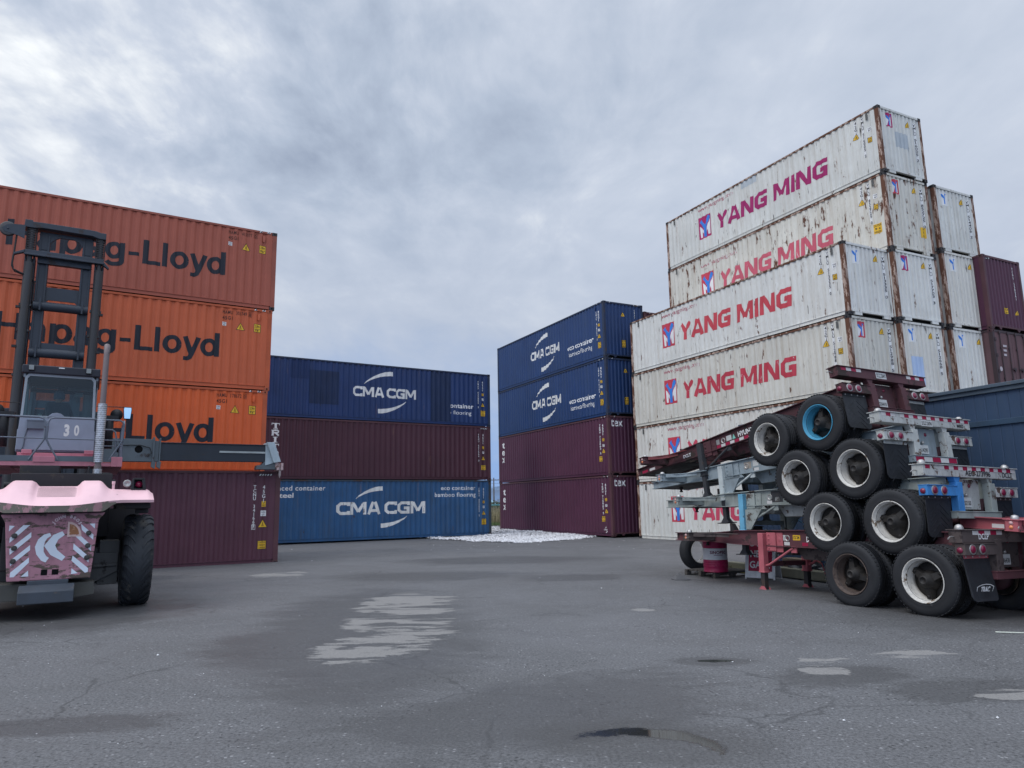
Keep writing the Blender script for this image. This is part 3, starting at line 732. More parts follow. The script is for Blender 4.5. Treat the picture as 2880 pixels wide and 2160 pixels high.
    for i, H in enumerate((STD, STD, HC)):
        door = i < 2
        c = container(cframe('G', z), H, paint['brown' if door else 'maroon3'], FR['maroon'] if not door else worn('dark door frame', (.045, .028, .032), amount=.2, scale=4), FR['mcast'],
                      ('brown container doors hidden behind the navy building', 'dull brown container showing its closed doors and lock rods', 'purple maroon container on top of the brown door end at the right edge')[i], 'maroon containers', door=door)
        if i == 1:
            mk = decal_paint('chalky door marking', (.45, .40, .42), .2)
            m = MB()
            for k in range(3): m.box(L + .001, L + .003, .56, .80 - .03 * k, 1.95 - k * .17, 2.03 - k * .17)
            for k in range(4): m.box(L + .001, L + .003, 2.05, 2.3, 1.9 - k * .14, 1.94 - k * .14)
            m.lathe([(.0001, .002), (.09, .002)], (L, .26, 1.1), 'x', 16); m.box(L + .001, L + .003, .34, .5, .42, .48); m.build('door_marking', mk, c)
        if i == 2:
            number_col(c, 'TCNU 558261', 1.91, H - .30, .095, .12, WHITE_P, 'end', .07); caution_plate(c, 1.14, .80, .24, .22, ('CAUTION', 'HIGH'), 'end'); warn_triangle(c, 1.88, .80, .12, 'end'); hazard_strip(c, H, .24, .5, H - .16, 'end')
        z += H + h0
build_stacks()

# ------------------------------------------------------------------ ground
YAW, ROLL_T = R(116.83), R(1.64)
D0 = Vector((math.cos(YAW), math.sin(YAW), 0)); E0 = Vector((-D0.y, D0.x, 0)); B0 = Vector((5.874, 10.587, 0))
def sstep(a, b, x):
    t = max(0., min(1., (x - a) / (b - a))); return t * t * (3 - 2 * t)
def ground_z(x, y):
    q = Vector((x, y, 0)) - B0; s = -q.dot(E0); a = q.dot(D0)
    k = sstep(-14, -7, a) * (1 - sstep(6.5, 10, a))
    return -.0286 * max(0., min(3.2, s)) * k
def build_ground():
    def axis(lo, hi, st, far):
        v = [lo + i * st for i in range(int((hi - lo) / st) + 1)]
        return [-f for f in far[::-1]] + v + far
    xs = axis(-30, 30, .5, [45, 80, 160, 400, 1200, 5000]); ys = axis(-12, 60, .5, [90, 160, 400, 1200, 5000])
    ys = sorted(set([-5000, -400, -60] + [y for y in ys if y > -13]))
    vs = [(x, y, ground_z(x, y)) for y in ys for x in xs]; n = len(xs)
    fs = [(j * n + i, j * n + i + 1, (j + 1) * n + i + 1, (j + 1) * n + i) for j in range(len(ys) - 1) for i in range(n - 1)]
    m, t, b = newmat('asphalt')
    o = t.n('ShaderNodeTexCoord').outputs['Object']
    grain = t.noise(o, 38, 4, .75); mid = t.noise(o, 9, 5, .7); big = t.noise(t.mapping(o, loc=(3, 1, 0)), .30, 5, .6, .6); blot = t.noise(t.mapping(o, loc=(11, 4, 0)), 1.0, 6, .68, .8)
    swp = t.noise(t.mapping(o, loc=(2, 7, 0), rot=(0, 0, R(14)), scale=(.35, 1.4, 1)), .8, 5, .65, .4)
    c = t.mix(t.mapr(big, .33, .68), (.078, .079, .082), (.122, .123, .128))
    c = t.mix(t.math('MULTIPLY', t.mapr(swp, .50, .70), .45), c, (.060, .058, .057))
    c = t.mix(t.math('MULTIPLY', t.mapr(blot, .55, .72), .5), c, (.050, .048, .047))
    c = t.mix(t.math('MULTIPLY', t.mapr(mid, .48, .75), .35), c, (.165, .166, .172))
    c = t.mix(t.mapr(grain, .36, .66), t.mix(.62, c, (.020, .020, .021)), t.mix(.30, c, (.24, .24, .25)))
    stone = t.n('ShaderNodeTexVoronoi', Vector=o, Scale=34.0)
    vc = t.n('ShaderNodeSeparateXYZ', i0=stone.outputs['Color'])
    near = t.mapr(stone.outputs['Distance'], .45, .30)
    pits = t.math('MULTIPLY', t.math('MULTIPLY', t.mapr(vc.outputs[1], .80, .84), near), t.mapr(t.noise(t.mapping(o, loc=(4, 4, 0)), .9, 3), .42, .62))
    c = t.mix(t.math('MULTIPLY', pits, .85), c, (.012, .012, .013))
    c = t.mix(t.math('MULTIPLY', t.math('MULTIPLY', t.mapr(vc.outputs[0], .95, .97), near), .55), c, (.34, .34, .35))
    ck = t.n('ShaderNodeTexVoronoi', Vector=t.mix(.30, o, t.n('ShaderNodeTexNoise', Vector=o, Scale=2.2, Detail=5.0).outputs['Color']), Scale=.62)
    ck.feature = 'DISTANCE_TO_EDGE'
    ckm = t.math('MULTIPLY', t.mapr(ck.outputs['Distance'], .002, .010, 1, 0), t.mapr(t.noise(t.mapping(o, loc=(5, 9, 0)), .5, 3), .46, .60))
    c = t.mix(t.math('MULTIPLY', ckm, .55), c, (.025, .025, .026))
    def blob(cx, cy, rx, ry, rot, rag=.55, sc=1.6, st=(1, 1, 1), edge=.14):
        v = t.mapping(t.mapping(o, loc=(-cx, -cy, 0)), rot=(0, 0, -R(rot)), scale=(1, 1, 1))
        v = t.mapping(v, scale=(1 / rx, 1 / ry, 1))
        ln = t.n('ShaderNodeVectorMath', _operation='LENGTH', i0=v).outputs['Value']
        nz = t.noise(t.mapping(o, loc=(cx, cy, 0), scale=st), sc, 7, .70, .8)
        return t.mapr(t.math('ADD', ln, t.math('MULTIPLY', t.math('SUBTRACT', nz, .5), rag * 3)), .75, .75 + edge, 1, 0)
    def many(lst, **kw):
        q = None
        for a in lst:
            k = blob(*a, **kw); q = k if q is None else t.math('MAXIMUM', q, k)
        return q
    # damp halo and other dark ovals, then the dried crust broken up inside it
    wet = many(((-2.15, 10.6, 1.5, 4.6, 10, .5, 1.2, (.6, 1.3, 1)), (-2.7, 9.2, 1.1, 1.6, 20, .5, 1.6, (.6, 1.3, 1)), (1.25, 16.7, 1.3, .8, 0, .5, 1.4, (.5, 1.5, 1)), (2.1, 7.92, .42, .22, 0, .5, 2.4, (.6, 1.5, 1)), (3.1, 7.2, .7, .4, 10, .6, 2, (.6, 1.5, 1)), (4.0, 6.6, .8, .4, 5, .6, 2, (.6, 1.5, 1)),
                (6.9, 10.8, 2.4, 1.5, 27, .4, 1.5, (1, 1, 1)), (-8.1, 12.2, 2.8, 2.4, -30, .4, 1.5, (1, 1, 1)), (.3, 6.3, 1.7, 1.0, 25, .6, 1.4, (.7, 1.3, 1)), (-3.6, 6.0, 1.0, .28, 8, .6, 2, (.6, 1.4, 1)), (-2.0, 17.5, 2.5, 1.2, 0, .5, 1, (.5, 1.5, 1)), (-.2, 22, 3, 1.6, 0, .5, .8, (.5, 1.5, 1))), edge=.45)  # first two here darken the ground under the chassis axles and the handler
    c = t.mix(t.math('MULTIPLY', wet, .55), c, (.034, .033, .033))
    pale = many(((-1.75, 11.6, 1.0, 3.5, 8, .55, 1.3, (.5, 1.5, 1)), (-1.85, 8.7, .75, .7, 0, .7, 2.4, (.6, 1.5, 1)), (3.05, 7.42, .34, .26, 0, .6, 2.8, (.7, 1.4, 1)), (3.2, 7.9, .3, .2, 0, .7, 3, (.7, 1.4, 1)), (4.35, 8.1, .55, .26, 0, .6, 2.4, (.6, 1.5, 1)), (4.35, 6.45, .5, .20, -6, .65, 2.6, (.6, 1.4, 1)), (-6.0, 18.6, .8, .8, 0, .6, 1.6, (.6, 1.4, 1)), (2.0, 11.6, .25, .2, 0, .7, 3, (.6, 1.4, 1))), edge=.07)
    brk = t.noise(t.mapping(o, loc=(1.7, .4, 0), rot=(0, 0, R(5)), scale=(.55, 2.2, 1)), 1.25, 7, .66, .5)
    pale = t.math('MULTIPLY', pale, t.mapr(brk, .455, .49))
    c = t.mix(t.math('MULTIPLY', pale, t.mapr(grain, .3, .6, .55, .95)), c, (.205, .198, .190))
    pd = t.math('MULTIPLY', blob(.90, 5.34, .66, .46, -14, .16, 3.2, (1, 1, 1), .10), t.math('SUBTRACT', 1.0, blob(.80, 5.10, .72, .52, -14, .16, 3.2, (1, 1, 1), .10)))
    pud = t.math('MAXIMUM', pd, blob(2.10, 7.93, .26, .09, 0, .34, 4, (1, 1, 1), .1))
    damp = t.math('MAXIMUM', blob(.95, 5.4, .85, .5, -10, .4, 2.2, (1, 1, 1), .5), pud)
    c = t.mix(t.math('MULTIPLY', damp, .45), c, (.034, .032, .030)); c = t.mix(pud, c, (.022, .022, .021))
    t.link(c, b.inputs['Base Color'])
    rough = t.mapr(t.math('ADD', t.math('MULTIPLY', big, .6), t.math('MULTIPLY', blot, .4)), .36, .62, .84, .56)
    rough = t.math('ADD', rough, t.math('MULTIPLY', pale, .2))
    rough = t.math('SUBTRACT', rough, t.math('MULTIPLY', t.math('MAXIMUM', damp, wet), .14))
    rough = t.math('MULTIPLY', rough, t.mapr(pud, 0, 1, 1, .07))
    t.link(rough, b.inputs['Roughness']); b.inputs['Specular IOR Level'].default_value = .5
    h = t.math('ADD', t.math('MULTIPLY', grain, .7), t.math('ADD', t.math('MULTIPLY', mid, .7), t.math('SUBTRACT', t.math('MULTIPLY', big, .8), t.math('MULTIPLY', pits, .5))))
    bp = t.n('ShaderNodeBump', Distance=.014); t.link(h, bp.inputs['Height']); t.link(t.mapr(pud, 0, 1, .7, 0), bp.inputs['Strength']); t.link(bp.outputs[0], b.inputs['Normal'])
    m0 = MB(); m0.add(vs, fs, True)
    struct(m0.build('ground', m, fixn=False))
build_ground()

# ------------------------------------------------------------------ chassis (stacked container trailers)
TILT = {1: -.3, 2: -1.25, 3: -4.95, 4: -9.6}
ORG = {1: (5.874, 10.587, .49), 2: (5.86, 11.29, 1.31), 3: (5.68, 11.96, 2.17), 4: (5.42, 12.59, 3.02)}
def tframe(org, tilt, yaw=YAW, roll=ROLL_T):
    d = Vector((math.cos(yaw), math.sin(yaw), 0)); e_ = Vector((-d.y, d.x, 0)); z = Vector((0, 0, 1))
    e2 = e_ * math.cos(roll) + z * math.sin(roll); z2 = z * math.cos(roll) - e_ * math.sin(roll); t = R(tilt)
    return frame_mat(org, d * math.cos(t) + z2 * math.sin(t), e2, z2 * math.cos(t) - d * math.sin(t))
RUBBER = worn('tyre rubber', (.018, .019, .022), (.040, .041, .044), .24, 5, .74, grime=.1, var=.3)
RUBBER_FLAP = plain('flap rubber', (.014, .016, .020), .55, var=.3)
CHROME = plain('dull chrome', (.38, .37, .36), .45, .7, .15)
TAPE_W = decal_paint('white reflective tape', (.55, .54, .53), .2); TAPE_R = decal_paint('red reflective tape', (.30, .012, .05), .2)
PLATE_W = decal_paint('number plate', (.50, .51, .50), .15)
m_, t_, b_ = newmat('red lamp lens'); b_.inputs['Base Color'].default_value = (.17, .006, .035, 1); b_.inputs['Roughness'].default_value = .3; b_.inputs['Coat Weight'].default_value = .15; LENS_R = m_
m_, t_, b_ = newmat('amber lamp lens'); b_.inputs['Base Color'].default_value = (.70, .22, .09, 1); b_.inputs['Roughness'].default_value = .3; LENS_A = m_
m_, t_, b_ = newmat('pale lamp lens'); b_.inputs['Base Color'].default_value = (.55, .33, .33, 1); b_.inputs['Roughness'].default_value = .3; LENS_P = m_
def flat(name, layers, o, ux, uz, mat, parent, lift=.002):
    """writing or paint on a flat face: o origin, ux direction of reading, uz up (local)"""
    o = Vector(o); ux = Vector(ux); uz = Vector(uz); n = ux.cross(uz).normalized(); m = MB()
    for k, (vs, fs) in enumerate(layers):
        m.add([o + ux * p[0] + uz * p[1] + n * (lift + .0003 * (k % 10)) for p in vs], fs)
    return m.build(name, mat, parent, fixn=False)
def tyre_mesh(n=44):
    prof = [(.305, -.032), (.318, -.008), (.355, .0), (.365, -.004), (.40, .003), (.452, -.004), (.468, -.012), (.49, -.030), (.503, -.048)]
    y = -.052
    for k in range(4): prof += [(.508, y), (.508, y - .034), (.496, y - .036), (.496, y - .043), (.508, y - .045)]; y -= .045
    prof += [(.503, -.234), (.49, -.252), (.452, -.274), (.40, -.279), (.355, -.276), (.318, -.268), (.305, -.245)]
    m = MB(); m.lathe(prof, (0, 0, 0), 'y', n); m.lathe([(.305, -.032), (.28, -.05), (.28, -.23), (.305, -.245)], (0, 0, 0), 'y', n)
    for j in range(52):                                        # shoulder lugs on the tread
        a = 2 * math.pi * j / 52
        for yy in (-.045, -.236):
            c, s_ = math.cos(a), math.sin(a); r0, r1 = .497, .5095; w2 = .016
            q = [(r, yy + e_, k) for r in (r0, r1) for e_ in (-.02, .02) for k in (-w2, w2)]
            m.add([(r * c - k * s_, y_, r * s_ + k * c) for r, y_, k in q], [(0, 1, 3, 2), (4, 6, 7, 5), (0, 4, 5, 1), (2, 3, 7, 6), (0, 2, 6, 4), (1, 5, 7, 3)])
    return m
def rim_mesh():
    m = MB(); m.lathe([(.300, -.030), (.318, -.006), (.321, .002), (.314, .006), (.304, -.002), (.298, -.026), (.284, -.034), (.277, -.075), (.274, -.085), (.274, -.15), (.266, -.156), (.262, -.25), (.275, -.256)], (0, 0, 0), 'y', 44); return m
def hub_mesh():
    m = MB(); m.lathe([(.0001, -.215), (.258, -.215), (.262, -.22)], (0, 0, 0), 'y', 30)
    m.lathe([(.145, -.215), (.142, -.16), (.115, -.13), (.105, -.06), (.072, -.048), (.068, -.012), (.052, -.004), (.045, -.004), (.045, -.014), (.0001, -.014)], (0, 0, 0), 'y', 24)
    for j in range(3):
        a = 2 * math.pi * j / 3 + .5; c, s_ = math.cos(a), math.sin(a)
        q = [(.09, -.19, -.075), (.09, -.19, .075), (.09, -.085, -.05), (.09, -.085, .05), (.262, -.20, -.052), (.262, -.20, .052), (.262, -.135, -.036), (.262, -.135, .036)]
        m.add([(r * c - k * s_, y_, r * s_ + k * c) for r, y_, k in q], [(0, 1, 3, 2), (4, 6, 7, 5), (0, 4, 5, 1), (2, 3, 7, 6), (0, 2, 6, 4), (1, 5, 7, 3)])
        m.T = Matrix.Translation((.225 * c, -.15, .225 * s_)); m.lathe([(.0001, .045), (.022, .045), (.022, 0)], (0, 0, 0), 'y', 8); m.T = None
    return m
TY = tyre_mesh().build('tyre', RUBBER); RM = rim_mesh(); HB = hub_mesh().build('hub', worn('greasy hub iron', (.020, .018, .017), (.045, .034, .026), .25, 9, .6))
RIMC = {}
def wheel_set(parent, x, y, z, rimmat, flip=False):
    """outer tyre face at y; parts: tyre > rim, hub"""
    t = bpy.data.objects.new('tyre', TY.data); COL.objects.link(t); t.parent = parent
    t.location = (x, y, z); t.rotation_euler = (0, random.uniform(0, 6.28), R(180) if flip else 0)
    if rimmat.name not in RIMC: RIMC[rimmat.name] = RM.build('rim', rimmat)
    r = bpy.data.objects.new('rim', RIMC[rimmat.name].data); h = bpy.data.objects.new('hub', HB.data)
    for q in (r, h): COL.objects.link(q); q.parent = t
    return t
RIM_W = worn('white steel rim', (.54, .52, .48), (.13, .09, .06), .28, 6, .5, grime=.7); RIM_B = worn('blue steel rim', (.055, .27, .42), (.05, .045, .04), .18, 7, .5); RIM_D = worn('rusty dark rim', (.085, .062, .052), (.05, .035, .03), .45, 8, .75)
def chassis(mat4, label, group, P):
    """a twin axle 20 foot container chassis: X forward, Y left, Z up from the outer face of the left rear tyre"""
    c = empty('container_chassis', mat4, label, 'trailer chassis', group)
    fm, lm, bm_ = P['frame'], P['leg'], P.get('bar', P['frame'])
    zb = P.get('zb', .86)                                         # top of rear bolster
    top = [(-.50, .69), (2.5, .66), (4.3, .62), (5.0, .56), (6.25, .535)]; bot = [(6.25, .375), (5.0, .375), (4.3, .35), (2.5, .35), (-.50, .37)]
    for y in (-.72, -1.72):
        m = MB(); sg = 1 if y > -1 else -1
        m.prism(top + bot, y - .007, y + .007)
        for q in (top, bot[::-1]):
            for (x0, z0), (x1, z1) in zip(q, q[1:]):
                m.add([(x, yy, z + dz_) for x, z in ((x0, z0), (x1, z1)) for yy in (y - .062, y + .062) for dz_ in (-.008, .008)], [(0, 1, 3, 2), (4, 6, 7, 5), (0, 4, 5, 1), (2, 3, 7, 6), (0, 2, 6, 4), (1, 5, 7, 3)])
        m.build('frame_rail', fm, c)
    for x in (.15, 1.05, 1.9, 2.75, 3.6, 4.45):
        m = MB(); m.box(x - .004, x + .004, -1.713, -.727, .40, .60); m.box(x - .04, x + .04, -1.713, -.727, .592, .602); m.box(x - .04, x + .04, -1.713, -.727, .398, .408); m.build('crossmember', fm, c)
    # rear end
    m = MB(); m.box(-.63, -.615, -2.39, .0, zb - .17, zb - .012); m.box(-.655, -.42, -2.41, .02, zb - .012, zb); m.box(-.63, -.44, -2.39, 0, zb - .18, zb - .168)
    for y in (.0, -2.39): m.box(-.615, -.45, y - .01 * (y == 0), y + .01 * (y < 0), zb - .168, zb - .012)
    m.box(-.61, -.45, -1.62, -.78, zb - .168, zb - .012)
    m.build('rear_bolster', P.get('bolster', fm), c)
    for y in (-.12, -2.28):
        m = MB(); m.lathe([(.06, 0), (.06, .02), (.05, .045), (.03, .065), (.0001, .07)], (-.53, y, zb), 'z', 12); m.build('twist_lock', CHROME, c)
    m = MB(); m.tube([(-.52, .0, zb - .1), (-.53, .10, zb - .10), (-.56, .20, zb - .13)], .009, 6); m.build('lock_handle', CHROME, c)
    for y in (-.83, -1.68):
        m = MB(); m.box(-.64, -.52, y - .075, y + .075, .15, .60); m.prism([(y - .05, .60), (y + .05, .60), (y + .09, zb - .17), (y - .09, zb - .17)], -.61, -.50, 'x'); m.build('rear_post', P['post'][0 if y > -1 else 1], c, .008)
    m = MB(); m.box(-.66, -.55, -1.80, -.67, .045, .145); m.box(-.675, -.54, -1.81, -.66, .145, .157); m.build('rear_bumper', fm, c, .004)
    m = MB(); m.box(-.47, -.455, -1.60, -.90, .19, .66); m.build('rear_panel', P.get('panel', fm), c)
    for s_, (y0, y1) in enumerate(((-.76, -.03), (-2.36, -1.74))):
        m = MB(); m.box(-.64, -.50, y0, y1, .385, .535); m.box(-.655, -.49, y0 - .005, y1 + .005, .535, .545); m.build('light_bar', P['bar2'][s_], c, .004)
        for y in ((-.20, -.43) if s_ == 0 else (-1.95, -2.18)):
            m = MB(); m.lathe([(.052, -.004), (.070, -.010), (.074, 0)], (-.641, y, .462), 'x', 22); lr = m.build('lamp_ring', CHROME, c)
            m = MB(); m.lathe([(.054, -.004), (.046, -.018), (.025, -.024), (.0001, -.026)], (-.641, y, .462), 'x', 22); m.build('tail_lamp', LENS_R, c)
        m = MB(); q = -.62; y = .0 if s_ == 0 else -2.365
        m.lathe([(.042, 0), (.036, .014 * (1 if s_ == 0 else -1)), (.0001, .018 * (1 if s_ == 0 else -1))], (-.57, (y1 + .006) if s_ == 0 else y0 - .006, .45), 'y', 16); m.build('marker_lamp', LENS_R, c)
        f0, f1 = ((-.68, -.09) if s_ == 0 else (-2.31, -1.80)); m = MB(); z1 = .375
        out = [(f0, z1), (f1, z1), (f1, -.17), (f1 - .02, -.215), (f1 - .06, -.235), (f0 + .06, -.235), (f0 + .02, -.215), (f0, -.17)]
        b2 = P.get('flap_swing', .0)
        vs = []
        for x in (-.555, -.543):
            for y, z in out: vs.append((x - (b2 * ((z1 - z) / .6) ** 2), y, z))
        n = len(out); m.add(vs, [tuple(range(n)), tuple(range(2 * n - 1, n - 1, -1))] + [(i, i + n, (i + 1) % n + n, (i + 1) % n) for i in range(n)])
        if not b2:
            ym = (f0 + f1) / 2
            for k in range(5):
                for sg in (-1, 1):
                    z = .26 - k * .095; m.beam((-.556, ym + sg * .02, z), (-.556, ym + sg * .22, z - .16), .006, .01)
        fl = m.build('mud_flap', RUBBER_FLAP, c)
        m = MB(); m.box(-.565, -.553, f0 + .01, f1 - .01, .335, .385); m.build('flap_strip', P.get('strip', CHROME)[s_] if isinstance(P.get('strip'), tuple) else P.get('strip', RUBBER_FLAP), c)
        m = MB()
        for k in range(4): m.lathe([(.014, 0), (.010, -.006), (.0001, -.008)], (-.566, f0 + .06 + k * (f1 - f0 - .12) / 3, .36), 'x', 8)
        m.build('flap_bolt', CHROME, c)
    for y in (-1.12, -1.34):
        m = MB(); m.lathe([(.032, 0), (.028, -.012), (.0001, -.016)], (-.471, y, .56), 'x', 14); m.build('marker_lamp', LENS_R, c)
    m = MB(); m.box(-.486, -.474, -1.345, -1.06, .225, .375); pl = m.build('number_plate', PLATE_W, c)
    if P.get('reg'): flat('plate_text', text_poly(P['reg'], 0, .235, 0, .065, .02), (-.486, -1.085, .255), (0, -1, 0), (0, 0, 1), BLACK_P, pl)
    m = MB(); m.lathe([(.02, 0), (.03, -.02), (.02, -.04), (.0001, -.045)], (-.474, -1.20, .41), 'x', 10); m.build('plate_lamp', CHROME, c)
    # axles, springs
    for x in (0, 1.21):
        m = MB(); m.tube([(x, -.45, 0), (x, -1.99, 0)], .065, 12)
        for y in (-.62, -1.82): m.lathe([(.0001, .08), (.2, .08), (.2, -.08), (.0001, -.08)], (x, y, 0), 'y', 20)
        m.build('axle', FR['mcast'], c)
        for y, fl in ((0, False), (-.31, False), (-2.44, True), (-2.13, True)):
            wheel_set(c, x, y, 0, P['rims'][0 if x == 0 else 1] if y == 0 else RIM_D, fl)
    for y in (-.80, -1.64):
        m = MB()
        for x in (-.42, .60, 1.66): m.prism([(x - .11, .36), (x + .11, .36), (x + .05, .07), (x - .05, .07)], y - .05, y + .05)
        for x0, x1 in ((-.42, .60), (.60, 1.66)):
            for k in range(3): m.tube([(x0 + .05 + .12 * k, y, .10 - k * .018), ((x0 + x1) / 2, y, .035 - k * .018), (x1 - .05 - .12 * k, y, .10 - k * .018)], .022, 6)
        m.build('suspension', FR['mcast'], c)
    m = MB(); m.lathe([(.0001, 0), (.12, .02), (.135, .10), (.12, .18), (.0001, .2)], (-.30, -1.45, .28), 'y', 18); m.lathe([(.0001, 0), (.11, .02), (.11, .36), (.0001, .38)], (.62, -1.4, .30), 'y', 18); m.build('brake_chamber', FR['dcast'], c)
    m = MB(); m.tube([(-.42, -1.5, .36), (-.45, -1.4, .2), (-.3, -1.3, .15), (.1, -1.2, .25), (.6, -1.1, .3)], .014, 6); m.build('air_hose', RUBBER_FLAP, c)
    # landing gear
    zf = P.get('foot', -.62)
    for y in (-.64, -1.80):
        LX = P.get('legx', 3.75); m = MB(); m.box(LX - .065, LX + .065, y - .065, y + .065, -.15, .585); m.box(LX - .075, LX + .075, y - .075, y + .075, -.16, -.13); leg = m.build('landing_leg', lm if y > -1 else P.get('leg2', lm), c, .008)
        m = MB(); m.box(LX - .05, LX + .05, y - .05, y + .05, zf, -.14); m.build('leg_tube', P.get('tube', FR['dcast']), leg, .004)
        m = MB(); m.box(LX - .155, LX + .155, y - .13, y + .13, zf - .018, zf); 
        for q in (-.06, .06): m.prism([(LX - .115, zf), (LX + .115, zf), (LX + .035, zf + .09), (LX - .035, zf + .09)], y + q - .006, y + q + .006)
        m.build('foot_plate', P.get('shoe', lm), leg)
        m = MB(); sg = 1 if y > -1 else -1; yy = -.72 if sg > 0 else -1.72
        m.box(LX - .45, LX - .06, yy + sg * .012, yy + sg * .024, .24, .60); m.box(LX - .30, LX - .07, yy + sg * .024, yy + sg * .05, .26, .60)
        for k in range(4): m.lathe([(.018, 0), (.012, .02 * sg), (.0001, .022 * sg)], (LX - .13, yy + sg * .05, .56 - k * .085), 'y', 8)
        m.lathe([(.045, 0), (.03, .006 * sg), (.0001, .004 * sg)], (LX - .37, yy + sg * .024, .47), 'y', 14)
        if P.get('wing'): m.prism([(LX - .07, .27), (LX - .62, .27), (LX - .56, .33), (LX - .20, -.13), (LX - .07, -.13)], y - .02, y + .02)
        m.build('leg_bracket', P.get('bracket', lm), c)
        m = MB(); m.tube([(2.93, yy + sg * .02, .33), (3.02, yy + sg * .03, .28), (LX - .15, y, 0), (LX - .05, y, -.03)], .024, 8); m.box(2.86, 2.99, yy + sg * .0, yy + sg * .03, .24, .36); m.build('leg_brace', P.get('brace', lm), c)
    m = MB(); m.box(LX - .035, LX + .035, -1.80, -.64, -.04, .05); m.build('leg_crossbar', P.get('xbar', fm), c)
    m = MB(); m.tube([(3.5, -1.80, .1), (3.35, -1.9, .0), (3.3, -1.95, -.25), (3.3, -2.05, -.27)], .014, 6); m.build('crank_handle', lm, c)
    m = MB()
    m.box(3.2, 3.55, -1.5, -.95, .18, .36); m.prism([(2.2, .37), (3.1, .37), (2.9, .12), (2.3, .12)], -1.55, -.9); m.build('tool_box', P.get('panel', fm), c, .01)
    # front end
    fb = P.get('fb', fm)
    m = MB(); m.box(5.02, 5.035, -2.39, 0, .41, .555); m.box(4.99, 5.21, -2.41, .02, .555, .567); m.box(5.02, 5.2, -2.39, 0, .40, .41)
    for y in (.0, -2.38): m.box(5.035, 5.2, y - .012, y + .0, .41, .555)
    m.box(5.185, 5.2, -2.39, 0, .41, .555); m.build('front_bolster', fb, c)
    for y in (-.10, -2.29):
        m = MB(); m.lathe([(.055, 0), (.055, .02), (.04, .05), (.0001, .06)], (5.11, y, .567), 'z', 12); m.build('twist_lock', CHROME, c)
    for y in (.0, -2.39):
        sg = 1 if y == 0 else -1
        for z, mt in ((.515, LENS_P), (.455, LENS_A)):
            m = MB(); m.lathe([(.028, 0), (.024, .010 * sg), (.0001, .014 * sg)], (5.11, y + .001 * sg, z), 'y', 14); m.build('marker_lamp', mt, c)
    m = MB(); m.tube([(5.03, -.05, .47), (4.98, .06, .47), (4.93, .16, .455)], .008, 6); m.build('lock_handle', CHROME, c)
    for sg, yr in ((1, -.72), (-1, -1.72)):
        ye = -.10 if sg > 0 else -2.3
        m = MB(); m.prism([(5.02, ye), (5.02, ye - sg * .22), (4.78, yr + sg * .12), (4.2, yr + sg * .10), (4.2, yr + sg * .16), (4.7, yr + sg * .26)], .545, .56, 'z')
        pts = [(5.0, ye), (4.86, ye - sg * .22), (4.70, yr + sg * .24), (4.45, yr + sg * .16)]
        for (x0, y0), (x1, y1) in zip(pts, pts[1:]): m.beam((x0, y0, .52), (x1, y1, .52), .014, .075)
        m.build('gusset', P.get('gusset', fb), c)
    m = MB(); m.box(4.7, 6.24, -1.66, -.78, .382, .396); m.box(6.225, 6.25, -1.72, -.72, .375, .535)
    m.prism([(4.2, .60), (4.9, .60), (5.0, .40), (4.2, .40)], -1.3, -1.14); m.build('coupler_plate', P.get('under', FR['dcast']), c)
    m = MB(); m.lathe([(.045, 0), (.045, -.05), (.027, -.055), (.027, -.09), (.04, -.095), (.04, -.12), (.0001, -.12)], (5.83, -1.22, .382), 'z', 14); m.build('king_pin', FR['dcast'], c)
    m = MB(); m.prism([(4.7, .60), (4.82, .76), (4.85, .76), (4.85, .60)], -1.1, -.98); m.box(4.3, 4.6, -1.35, -1.0, .62, .70); m.box(4.28, 4.62, -1.37, -.98, .70, .712); m.build('gladhand_bracket', FR['dcast'], c)
    # tape and writing
    def tape(nm, y0, y1, z0, z1, x, nn, start=0, skip=()):
        a = []; b_ = []
        for k in range(nn):
            if k in skip: continue
            q = rect(-(y0 + (y1 - y0) * k / nn), -(y0 + (y1 - y0) * (k + .98) / nn), z0, z1); (a if (k + start) % 2 else b_).append(q)
        for lay, mt in ((a, TAPE_R), (b_, TAPE_W)):
            if lay: flat('reflective_tape', lay, (x, 0, 0), (0, -1, 0), (0, 0, 1), mt, c)
    for (y0, y1, nn, st, skip) in P.get('tape', ()): tape('t', y0, y1, zb - .075, zb - .018, -.63, nn, st, skip)
    if P.get('bumptape'): tape('t', -.70, -1.78, .055, .135, -.66, 5, 1)
    a = []; b_ = []
    for k in range(18):
        x = 1.35 + k * .14 if k < 16 else 5.55 + (k - 16) * .3
        if P.get('railskip') and k % P['railskip']: continue
        q = rect(-(x + .13), -x, .372, .435) if k < 16 else rect(-(x + .22), -x, .40, .46)
        (a if k % 2 else b_).append(q)
    if a: flat('reflective_tape', a, (0, -.713, 0), (-1, 0, 0), (0, 0, 1), TAPE_R, c)
    if b_: flat('reflective_tape', b_, (0, -.713, 0), (-1, 0, 0), (0, 0, 1), TAPE_W, c)
    for tx, y0, y1, z, h, mt, back in P.get('words', ()):
        if back: flat('number_board', [rect(-y0 - .02, -y1 + .02, z - .02, z + h + .02)], (-.63, 0, 0), (0, -1, 0), (0, 0, 1), PLATE_W, c)
        flat('lettering', text_poly(tx, -y0, -y1, z, h, .02), (-.632, 0, 0), (0, -1, 0), (0, 0, 1), mt, c)
    for tx, x0, x1, z, h, mt in P.get('side', ()):
        flat('lettering', text_poly(tx, -x0, -x1, z, h, .03), (0, -.713, 0), (-1, 0, 0), (0, 0, 1), mt, c)
    for x0, x1, z0, z1, mt in P.get('stick', ()):
        flat('sticker', [rect(-x0, -x1, z0, z1)], (0, -.713, 0), (-1, 0, 0), (0, 0, 1), mt, c, .001)
